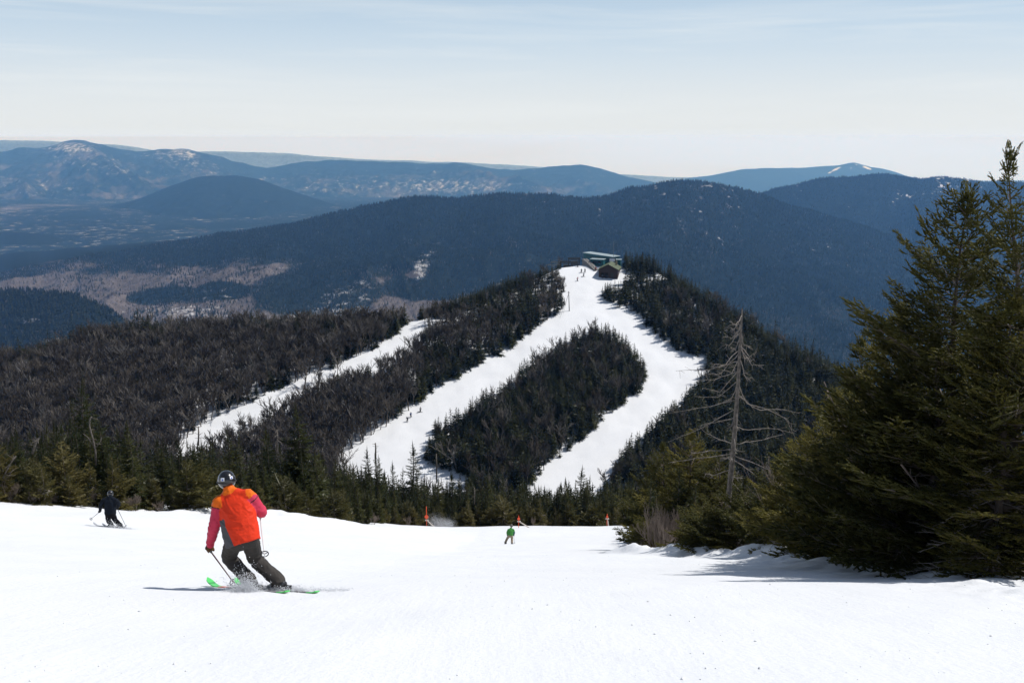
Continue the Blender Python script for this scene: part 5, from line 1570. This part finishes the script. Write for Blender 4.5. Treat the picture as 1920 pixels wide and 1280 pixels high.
for n_, (pts_, yy, r, lab) in enumerate((
        ([(1545, 715), (1568, 770), (1588, 830), (1606, 900), (1636, 955), (1672, 1005), (1700, 1045)], 19.2, 0.026, 'long dead stem leaning across the firs from the sapling side'),
        ([(1690, 870), (1725, 915), (1770, 955), (1830, 985), (1900, 1020)], 16.5, 0.020, 'dead branch hanging low under the great broad fir'))):
    Q = pxpath(pts_, yy); mb = MB(); mb.tube(Q, np.linspace(r * 0.35, r, len(Q)) if n_ == 0 else np.linspace(r, r * 0.4, len(Q)), 7)
    rng = np.random.default_rng(90 + n_)
    for q in range(16):
        f = rng.uniform(0.0, 0.9) * (len(Q) - 1); c = np.array([np.interp(f, range(len(Q)), Q[:, j]) for j in range(3)]); e = unit(rng.normal(0, 1, 3) + [-0.5, 0, 0.6]) * rng.uniform(0.12, 0.32)
        mb.tube([c, c + e * 0.5 + rng.normal(0, 0.03, 3), c + e], np.array([0.010, 0.007, 0.004]), 4)
    tag(mb.build('dead_branch', TWIG, None, True), lab, 'branch')
for n_, (pts_, yy, r, sub, lab) in enumerate((
        ([(180, 872), (179, 845), (174, 822), (168, 800), (168, 785), (172, 781)], 57.0, 0.06, [((178, 840), (165, 820), (155, 812)), ((180, 838), (188, 828), (190, 820))], 'bleached dead trunk forking like a Y behind the young firs'),
        ([(61, 850), (65, 836), (69, 826), (73, 822)], 52.5, 0.075, [], 'short bleached broken stub among the young firs'),
        ([(2, 915), (8, 890), (20, 868), (30, 855)], 50.5, 0.045, [((8, 890), (20, 885), (32, 876)), ((5, 905), (15, 893), (25, 880))], 'grey dead sapling leaning out over the snow at the end of the tree line'),
        ([(704, 860), (704.5, 840), (704, 830)], 100, 0.10, [], 'broken bare pole trunk below the middle trail'), ([(520, 850), (520, 815), (519.5, 805)], 77, 0.08, [((520, 825), (527, 830), (530, 835))], 'bare dead trunk beside the tall broad spruce'),
        ([(819, 905), (818.5, 870), (818, 850)], 108, 0.09, [], 'thin bare dead trunk right of the slender open-tiered spruce'), ([(890, 945), (890, 925), (889.5, 914)], 99, 0.06, [], 'thin pale dead trunk between the blowing snow and the green-jacketed skier'),
        ([(372, 835), (372.5, 815), (372, 799)], 72, 0.07, [], 'thin dead trunk standing before the foot of the narrow trail'))):
    mb = MB(); Q = pxpath(pts_, yy); mb.tube(Q, np.linspace(r, r * 0.55, len(Q)), 8)
    for b_ in sub:
        mb.tube(pxpath(b_, yy), np.array([r * 0.6, r * 0.4, r * 0.2]), 6)
    rng = np.random.default_rng(120 + n_)
    for q in range(8):
        f = rng.uniform(0.3, 1) * (len(Q) - 1); c = np.array([np.interp(f, range(len(Q)), Q[:, j]) for j in range(3)]); e = unit(rng.normal(0, 1, 3) * [1, 1, 0.3]) * rng.uniform(0.2, 0.6)
        mb.tube([c, c + e], np.array([0.02, 0.01]), 4)
    tag(mb.build('dead_tree', SNAGM, None, True), lab, 'tree')

# ------------------------------------------------------------------ marker poles along the crest
ORANGE = simple('fluorescent_orange_paint', (0.85, 0.09, 0.02), 0.45); PIPE = simple('pale_hydrant_pipe', (0.55, 0.50, 0.44), 0.6, var=0.25)
for px_, pyd, pyt, yy, dr, tilt, lab in ((800, 968, 949, 94, 0.19, (-0.75, 0, 0.72), 'orange marker pole with a round target on a steep pale pipe beside the blowing snow'),
                                         (972.5, 972, 966, 92, 0.14, (-0.55, 0, 0.35), 'orange marker pole with a round target just behind the green-jacketed skier'),
                                         (1138, 968, 963, 93, 0.12, (-0.12, 0, 0.62), 'small orange marker pole with upright pipe, farthest from the orange-jacketed skier')):
    p = on_ground(px_, yy); top = W(px_, pyt, yy)[2] - p[2]; zd = W(px_, pyd, yy)[2] - p[2]
    o = bpy.data.objects.new('marker_pole', None); COL.objects.link(o); o.location = p; tag(o, lab, 'marker', 'orange marker poles along the crest')
    mb = MB(); mb.tube([[0, 0, -0.2], [0, 0, top]], 0.028, 8); mb.build('rod', ORANGE, o, True)
    mb = MB(); th = np.linspace(0, 2 * math.pi, 21)[:-1]
    loft(mb, [(np.array([0, -0.07, zd]), np.array([dr * .9, 0, 0]), np.array([0, 0, dr * .9])), (np.array([0, -0.055, zd]), np.array([dr, 0, 0]), np.array([0, 0, dr])), (np.array([0, -0.035, zd]), np.array([dr, 0, 0]), np.array([0, 0, dr]))], 24)
    mb.build('target', ORANGE, o, False)
    e = np.array(tilt); up_end = np.array([0.02, 0.03, max(0.35, zd - dr * 2.1)]); lo = up_end - e * (up_end[2] + 0.25) / e[2]
    mb = MB(); mb.tube([lo, up_end], 0.055, 10); mb.build('pipe', PIPE, o, True)
    mb = MB(); mb.box(up_end, (0.34, 0.12, 0.09)); mb.tube([up_end + [0.12, -0.1, 0], up_end + [0.12, 0.12, 0]], 0.05, 10); mb.build('bracket', PIPE, o, bevel=0.012)

# ------------------------------------------------------------------ buildings and lift on the summit
TEAL = simple('teal_metal_siding', (0.003, 0.085, 0.098), 0.6, var=0.15, vscale=3); TEALD = simple('dark_teal_trim', (0.006, 0.035, 0.04), 0.5); TIN = simple('pale_metal_roof', (0.36, 0.43, 0.43), 0.45, metal=0.2, var=0.12, vscale=2); STEEL = simple('dark_steel', (0.022, 0.026, 0.026), 0.55, var=0.3)
BROWN_W = simple('dark_brown_boards', (0.034, 0.017, 0.012), 0.8, var=0.35, vscale=5); GRN = simple('green_shingle_roof', (0.085, 0.105, 0.055), 0.8, var=0.25, vscale=6); DKWIN = simple('dark_window', (0.01, 0.012, 0.014), 0.12); WHITE = simple('white_board', (0.72, 0.73, 0.75), 0.5); GREY = simple('grey_ramp', (0.16, 0.155, 0.15), 0.8, var=0.3, vscale=3)
LAT = simple('galvanised_lattice', (0.20, 0.22, 0.23), 0.5, metal=0.4)


def basis(ux, uy, tiltz=0.0):
    u = unit([ux, uy, tiltz]); v = unit([-u[1], u[0], 0]); return u, v, np.cross(u, v)


# lift station: a long raised teal housing
gA = W(1094, 487, 437); gA[2] = gz(gA[0], gA[1])
A_ = W(1094, 480.5, 437); B_ = W(1148, 488.5, 425.5)
u, v, n_ = basis(*(B_ - A_)[:2], (B_ - A_)[2]); Lh = np.linalg.norm(B_ - A_); R3 = np.stack([u, v, n_], 1); mid = (A_ + B_) / 2 + v * 2.4
o = bpy.data.objects.new('lift_station', None); COL.objects.link(o); o.location = mid; tag(o, 'long teal chairlift station raised on posts at the summit', 'lift station')
def lp(c): return np.asarray(c) - mid
mb = MB(); mb.box(lp(mid - n_ * 0.05), (Lh, 4.8, 3.1), R3); mb.build('housing', TEAL, o, bevel=0.08)
mb = MB(); mb.box(lp(mid + n_ * 1.60), (Lh + 0.7, 5.3, 0.16), R3); mb.build('roof', TIN, o)
mb = MB(); mb.box(lp(mid + n_ * 0.35 - v * 2.43), (Lh * 0.82, 0.06, 0.5), R3); mb.build('vent_band', TEALD, o)
mb = MB(); mb.box(lp(mid - n_ * 1.9 + u * 1.5 + v * 0.2), (Lh * 0.72, 3.6, 1.4), R3); mb.build('lower_housing', TEAL, o)
for s_ in (-0.36, 0.0, 0.36):
    for t_ in (-1.5, 1.5):
        q = mid + u * Lh * s_ + v * t_; mb = MB(); mb.tube([lp(q), lp([q[0], q[1], gz(q[0], q[1]) - 0.5])], 0.22, 8); mb.build('post', STEEL, o)
# low teal control room
C1 = hill_point(1121, 498); u2, v2, n2 = basis(0.93, -0.36); R2 = np.stack([u2, v2, n2], 1)
o = bpy.data.objects.new('control_room', None); COL.objects.link(o); o.location = C1; tag(o, 'small teal control room under the long lift station', 'shed')
mb = MB(); mb.box((0, 0, 1.3), (5.6, 3, 2.8), R2); mb.build('wall', TEAL, o); mb = MB(); mb.box((0, 0, 2.82), (6.2, 3.7, 0.18), R2); mb.build('roof', TIN, o)
mb = MB(); mb.box(-v2 * 1.53 + np.array([0, 0, 1.6]), (3.6, 0.06, 1.0), R2); mb.build('window', DKWIN, o)
# grey unloading ramp
a = hill_point(1096, 493); b_ = hill_point(1119, 508); d = unit(b_ - a); side = unit(np.cross(d, [0, 0, 1.0]))
mb = MB(); P = []
for t_, h in ((0, 2.6), (0.35, 2.2), (1, 0.25)):
    c = a + (b_ - a) * t_
    P += [c - side * 1.2 - [0, 0, .4], c + side * 1.2 - [0, 0, .4], c + side * 1.2 + [0, 0, h], c - side * 1.2 + [0, 0, h]]
mb.add(P, [[0, 1, 2, 3]] + [[i * 4 + j, (i + 1) * 4 + j, (i + 1) * 4 + (j + 1) % 4, i * 4 + (j + 1) % 4] for i in range(2) for j in range(4)] + [[8, 11, 10, 9]])
rp = mb.build('unloading_ramp', GREY); tag(rp, 'grey timber ramp sloping from the teal station to the snow', 'ramp')
mb = MB()
for t_ in np.linspace(0, 1, 9):
    c = a + (b_ - a) * t_; h = float(np.interp(t_, [0, .35, 1], [2.6, 2.2, .25])); mb.tube([c + side * 1.15 + [0, 0, h], c + side * 1.15 + [0, 0, h + 1.0]], 0.06, 6)
mb.tube([a + (b_ - a) * t_ + side * 1.15 + [0, 0, float(np.interp(t_, [0, .35, 1], [2.6, 2.2, .25])) + 1.0] for t_ in (0, .35, 1)], 0.06, 6); mb.build('railing', STEEL, rp)

# brown hut
hA = hill_point(1122.5, 520); u = unit([7.7, -1.75, 0]); v = unit([1.75, 7.7, 0]); n_ = np.array([0, 0, 1.0])
o = bpy.data.objects.new('patrol_hut', None); COL.objects.link(o); o.location = hA; tag(o, 'dark brown board hut with a green gable roof on the summit snow', 'hut')
Wd, Dp, Hw, Hr = 7.9, 10.0, 3.3, 5.3; bz = -2.0
pr = [np.zeros(3) + n_ * bz, u * Wd + n_ * bz, u * Wd + n_ * Hw, u * Wd / 2 + n_ * Hr, n_ * Hw]
mb = MB(); mb.add(pr + [p + v * Dp for p in pr], [[0, 1, 2, 3, 4], [5, 9, 8, 7, 6]] + [[i, 5 + i, 5 + (i + 1) % 5, (i + 1) % 5] for i in range(5)]); mb.build('wall', BROWN_W, o)
for sg in (0, 1):
    e0 = (u * (Wd + 0.5) + n_ * (Hw - 0.22)) if sg else (-u * 0.5 + n_ * (Hw - 0.22)); r0 = u * Wd / 2 + n_ * (Hr + 0.06)
    q = [e0 - v * .6, r0 - v * .6, r0 + v * (Dp + .6), e0 + v * (Dp + .6)]; up_ = n_ * 0.16
    mb = MB(); mb.add(q + [p + up_ for p in q], [[3, 2, 1, 0], [4, 5, 6, 7], [0, 1, 5, 4], [1, 2, 6, 5], [2, 3, 7, 6], [3, 0, 4, 7]]); mb.build('roof', GRN, o)
R2 = np.stack([u, v, n_], 1)
for cx, w_, h_, cz in ((5.6, 1.1, 2.1, 1.0),):
    mb = MB(); mb.box(u * cx - v * 0.03 + n_ * cz, (w_, 0.08, h_), R2); mb.build('door', simple('dark_door', (0.012, 0.016, 0.014), 0.5), o)
for cx in (1.6, 3.2):
    mb = MB(); mb.box(u * cx - v * 0.03 + n_ * 1.3, (1.2, 0.08, 1.1), R2); mb.build('window', DKWIN, o)
mb = MB(); mb.box(u * (Wd + 0.03) + v * 4 + n_ * 1.6, (0.08, 1.3, 1.0), R2); mb.build('window', DKWIN, o)
mb = MB(); mb.box(u * 6.4 + v * 7 + n_ * 5.2, (0.7, 0.7, 1.6), R2); mb.build('chimney', simple('tan_chimney', (0.25, 0.2, 0.13), 0.8), o)
# white notice board above the hut
o = bpy.data.objects.new('sign', None); COL.objects.link(o); o.location = hA + v * 12.5 + u * 4.0; tag(o, 'blank white board in a dark frame standing behind the brown hut', 'sign')
mb = MB(); mb.box((0, 0, 5.6), (2.9, 0.3, 2.0), R2); mb.build('frame', STEEL, o); mb = MB(); mb.box(-v * 0.17 + n_ * 5.7, (2.3, 0.06, 1.25), R2); mb.build('panel', WHITE, o)
for s_ in (-1.1, 1.1):
    mb = MB(); mb.tube([u * s_ - n_ * 2, u * s_ + n_ * 5.0], 0.12, 6); mb.build('post', STEEL, o)
# teal shed behind
C2 = hill_point(1157, 500); o = bpy.data.objects.new('shed', None); COL.objects.link(o); o.location = C2; tag(o, 'tiny teal shed peeking out behind the hut roof', 'shed')
mb = MB(); mb.box((0, 0, 1.2), (3.2, 2.6, 3.6), R2); mb.build('wall', TEAL, o); mb = MB(); mb.box((0, 0, 3.1), (3.7, 3.1, 0.16), R2); mb.build('roof', TIN, o)

# second lift: dark gantry frames, and lattice towers
for k, (px_, yy, w_, h_, lab) in enumerate(((1062, 432, 5.0, 4.2, 'dark steel gantry of the second chairlift, farther from the teal station'), (1076, 430, 4.6, 4.0, 'dark steel gantry of the second chairlift, next to the teal station'))):
    p = on_ground(px_, yy); o = bpy.data.objects.new('lift_gantry', None); COL.objects.link(o); o.location = p; tag(o, lab, 'lift', 'gantries of the second chairlift')
    for sx in (-1, 1):
        for sy in (-1.4, 1.4):
            mb = MB(); mb.box((sx * w_ / 2, sy, h_ / 2 - 1), (0.32, 0.32, h_ + 2)); mb.build('post', STEEL, o)
    for sy in (-1.4, 1.4):
        mb = MB(); mb.box((0, sy, h_ + 0.2), (w_ + 0.9, 0.36, 0.45)); mb.build('beam', STEEL, o)
    mb = MB(); mb.box((0.2, 0, h_ * 0.55), (w_ * 0.62, 2.0, 1.7)); mb.build('machine_box', STEEL, o, bevel=0.1)
    mb = MB(); th = np.linspace(0, 2 * math.pi, 21); mb.tube([np.array([math.cos(t) * 1.6, math.sin(t) * 1.6, h_ - 0.35]) for t in th], 0.12, 6, cap=False); mb.build('bullwheel', STEEL, o)
for k, (px_, yy, h_, lab) in enumerate(((1037, 436, 8.0, 'pale lattice lift tower, the outer of two beyond the summit trees'), (1046, 440, 9.2, 'taller pale lattice lift tower beside the dark gantries'))):
    p = on_ground(px_, yy); o = bpy.data.objects.new('lift_tower', None); COL.objects.link(o); o.location = p; tag(o, lab, 'lift tower', 'lattice lift towers on the summit')
    mb = MB()
    for sx in (-0.5, 0.5):
        for sy in (-0.5, 0.5):
            mb.tube([[sx * 1.6, sy * 1.6, -1.5], [sx, sy, h_]], 0.07, 5)
    for q in range(7):
        z0, z1 = h_ * q / 7, h_ * (q + 1) / 7
        mb.tube([[-0.7, -0.6, z0], [0.6, -0.6, z1]], 0.05, 4); mb.tube([[0.7, 0.6, z0], [-0.6, 0.6, z1]], 0.05, 4)
    mb.build('mast', LAT, o)
    mb = MB(); mb.box((0, 0, h_ + 0.1), (6.4, 0.35, 0.3)); mb.tube([[-3.0, 0, h_], [0, 0, h_ + 1.2], [3.0, 0, h_]], 0.07, 5); mb.build('crossarm', LAT, o)
    for sx in (-3, 3):
        mb = MB(); mb.box((sx, 0, h_ - 0.2), (0.3, 2.6, 0.3))
        for q in (-1, -0.35, 0.35, 1):
            mb.tube([[sx - .1, q, h_ - .4], [sx + .1, q, h_ - .4]], 0.2, 8)
        mb.build('sheave_train', STEEL, o)
# chairlift cables between the towers
cab = bpy.data.objects.new('lift_cable', None)
for k, sx in enumerate((-3, 3)):
    a1 = on_ground(1037, 436) + [sx, 0, 8.0]; a2 = on_ground(1046, 440) + [sx, 0, 9.2]; a3 = on_ground(1070, 431) + [sx * .5, 0, 4.0]
    a0 = a1 + np.array([-60, 22, -30.0])
    mb = MB(); mb.tube([a0, a1, a2, a3], 0.035, 5); tag(mb.build('lift_cable', STEEL), 'thin chairlift cable, ' + ('inner' if k else 'outer') + ' one of two beyond the summit trees', 'cable')
bpy.data.objects.remove(cab)
# mast on the trail with its stays, flagpole by the hut
p = hill_point(1067.5, 584); top = W(1066.3, 546, p[1])
o = bpy.data.objects.new('utility_pole', None); COL.objects.link(o); o.location = p; tag(o, 'tall thin dark pole with stay wires at the edge of the middle trail', 'pole')
mb = MB(); mb.tube([[0, 0, -0.5], top - p], np.array([0.17, 0.11]), 8); mb.build('mast', STEEL, o); mb = MB(); mb.box(top - p - [0, 0, 0.5], (0.9, 0.15, 0.12)); mb.build('crossarm', STEEL, o)
for q in (hill_point(1056, 588), hill_point(1050, 596)):
    mb = MB(); mb.tube([top - p - [0, 0, 0.8], q - p], 0.035, 5); mb.build('stay_wire', STEEL, o)
p = hill_point(1150, 500); mb = MB(); mb.tube([p - [0, 0, .5], p + [0, 0, 11.0]], np.array([0.09, 0.05]), 8); tag(mb.build('flagpole', LAT, None, True), 'thin pale pole standing behind the hut roof', 'pole')

# ------------------------------------------------------------------ loose snow
def grains(name, P, size, label, mat_, seed):
    rng = np.random.default_rng(seed); n = len(P); s = (size * rng.uniform(0.5, 1.5, n))[:, None, None]
    T = np.array([[1, 1, 1], [1, -1, -1], [-1, 1, -1], [-1, -1, 1.0]]) + rng.normal(0, 0.25, (n, 4, 3))
    V = (P[:, None, :] + T * s * 0.6).reshape(-1, 3)
    F = (np.array([[0, 2, 1], [0, 1, 3], [0, 3, 2], [1, 2, 3]])[None] + np.arange(n)[:, None, None] * 4).reshape(-1, 3)
    return tag(link(name, mesh_np(name, V, F, [mat_])), label, kind='stuff')


nt = NT('snow_grain'); d1 = nt.n('ShaderNodeBsdfDiffuse'); d1.inputs[0].default_value = (0.85, 0.87, 0.9, 1); t1 = nt.n('ShaderNodeBsdfTranslucent'); t1.inputs[0].default_value = (0.85, 0.87, 0.9, 1); mx = nt.n('ShaderNodeMixShader'); mx.inputs[0].default_value = 0.5
nt.l(d1.outputs[0], mx.inputs[1]); nt.l(t1.outputs[0], mx.inputs[2]); nt.l(mx.outputs[0], nt.out.inputs[0]); GRAIN = nt.mat
rng = np.random.default_rng(55)
c0 = fL + np.array([0.05, -0.34, 0.0])
n = 26000; t = rng.random(n) ** 0.7
Pp = c0 + np.stack([rng.normal(0, 0.085, n) * (0.6 + t) - 0.08 * t, rng.normal(0, 0.12, n), np.abs(rng.normal(0, 0.13, n)) * (0.35 + 1.0 * rng.random(n) ** 2)], 1)
n2 = 1200; s_ = rng.random(n2) ** 1.5
P2 = fR + np.stack([0.05 + s_ * 0.9 + rng.normal(0, 0.05, n2), -0.12 * s_ + rng.normal(0, 0.10, n2), np.abs(rng.normal(0, 0.035, n2)) * (1 - 0.5 * s_)], 1)
n3 = 2000; q = rng.random(n3)
P3 = fL + np.stack([-0.75 * q + 0.75 + rng.normal(0, 0.03, n3), 0.35 * q - 0.2 + rng.normal(0, 0.05, n3), np.abs(rng.normal(0, 0.03, n3))], 1)
P2[:, 2] += ground(P2[:, 0], P2[:, 1]) - fR[2]; P3[:, 2] += ground(P3[:, 0], P3[:, 1]) - fL[2]
grains('snow_spray', np.vstack([Pp, P2, P3]), 0.0055, 'white snow spray thrown up by the skis of the orange-jacketed skier', GRAIN, 1)
n = 900; s_ = rng.random(n)
P4 = f2R + np.stack([-0.4 + s_ * 0.9 + rng.normal(0, 0.1, n), rng.normal(0, 0.2, n) - 0.2, np.abs(rng.normal(0, 0.14, n)) * (1.1 - s_)], 1); P4[:, 2] += ground(P4[:, 0], P4[:, 1]) - f2R[2]
grains('snow_spray', P4, 0.010, 'low snow spray behind the skis of the black-clad skier', GRAIN, 2)
n = 12000; s_ = rng.random(n); m0 = on_ground(803, 94.5)
P5 = m0 + np.stack([0.3 + 2.1 * s_ + rng.normal(0, 0.25, n), rng.normal(0.4, 0.5, n), np.abs(rng.normal(0.55, 0.45, n)) * (1 - 0.45 * s_)], 1); P5[:, 2] += ground(P5[:, 0], P5[:, 1]) - m0[2]
grains('snow_mist', P5, 0.0085, 'faint cloud of blowing snow beside a marker pole', GRAIN, 3)
# crumbs of snow lying on the piste
n = 1300; yy = 5.5 + 34 * rng.random(n) ** 1.6; xx = (rng.random(n) - 0.5) * (6 + 1.25 * yy)
cl = fbm(xx / 1.4, yy / 1.4, 91, 3) + 0.35 * np.exp(-((xx - 4) / 4) ** 2); k = cl > 0.12; xx, yy = xx[k], yy[k]
keepb = xx < bank_x(yy) + 0.1; xx, yy = xx[keepb], yy[keepb]
Pc = np.stack([xx, yy, ground(xx, yy) + 0.002], 1); sz = 0.0075 * (0.4 + 1.4 * rng.random(len(xx)) ** 3)
B_ = MB(); B_.ball((0, 0, 0), 1.0, 6, 5); BV = np.vstack(B_.v); BF = np.vstack([[f[0], f[1], f[2]] if len(f) == 3 else [f[0], f[1], f[2]] for f in B_.f] + [[f[0], f[2], f[3]] for f in B_.f if len(f) == 4])
Vv = (BV[None] * (1 + 0.35 * rng.normal(0, 1, (len(xx), len(BV), 1))) * sz[:, None, None] * np.array([1.2, 1.2, 0.75]) + Pc[:, None, :]).reshape(-1, 3)
Ff = (BF[None] + (np.arange(len(xx)) * len(BV))[:, None, None]).reshape(-1, 3)
tag(link('snow_crumbs', mesh_np('snow_crumbs', Vv, Ff, [SNOW], True)), 'small crumbs of snow scattered over the groomed piste', kind='stuff')
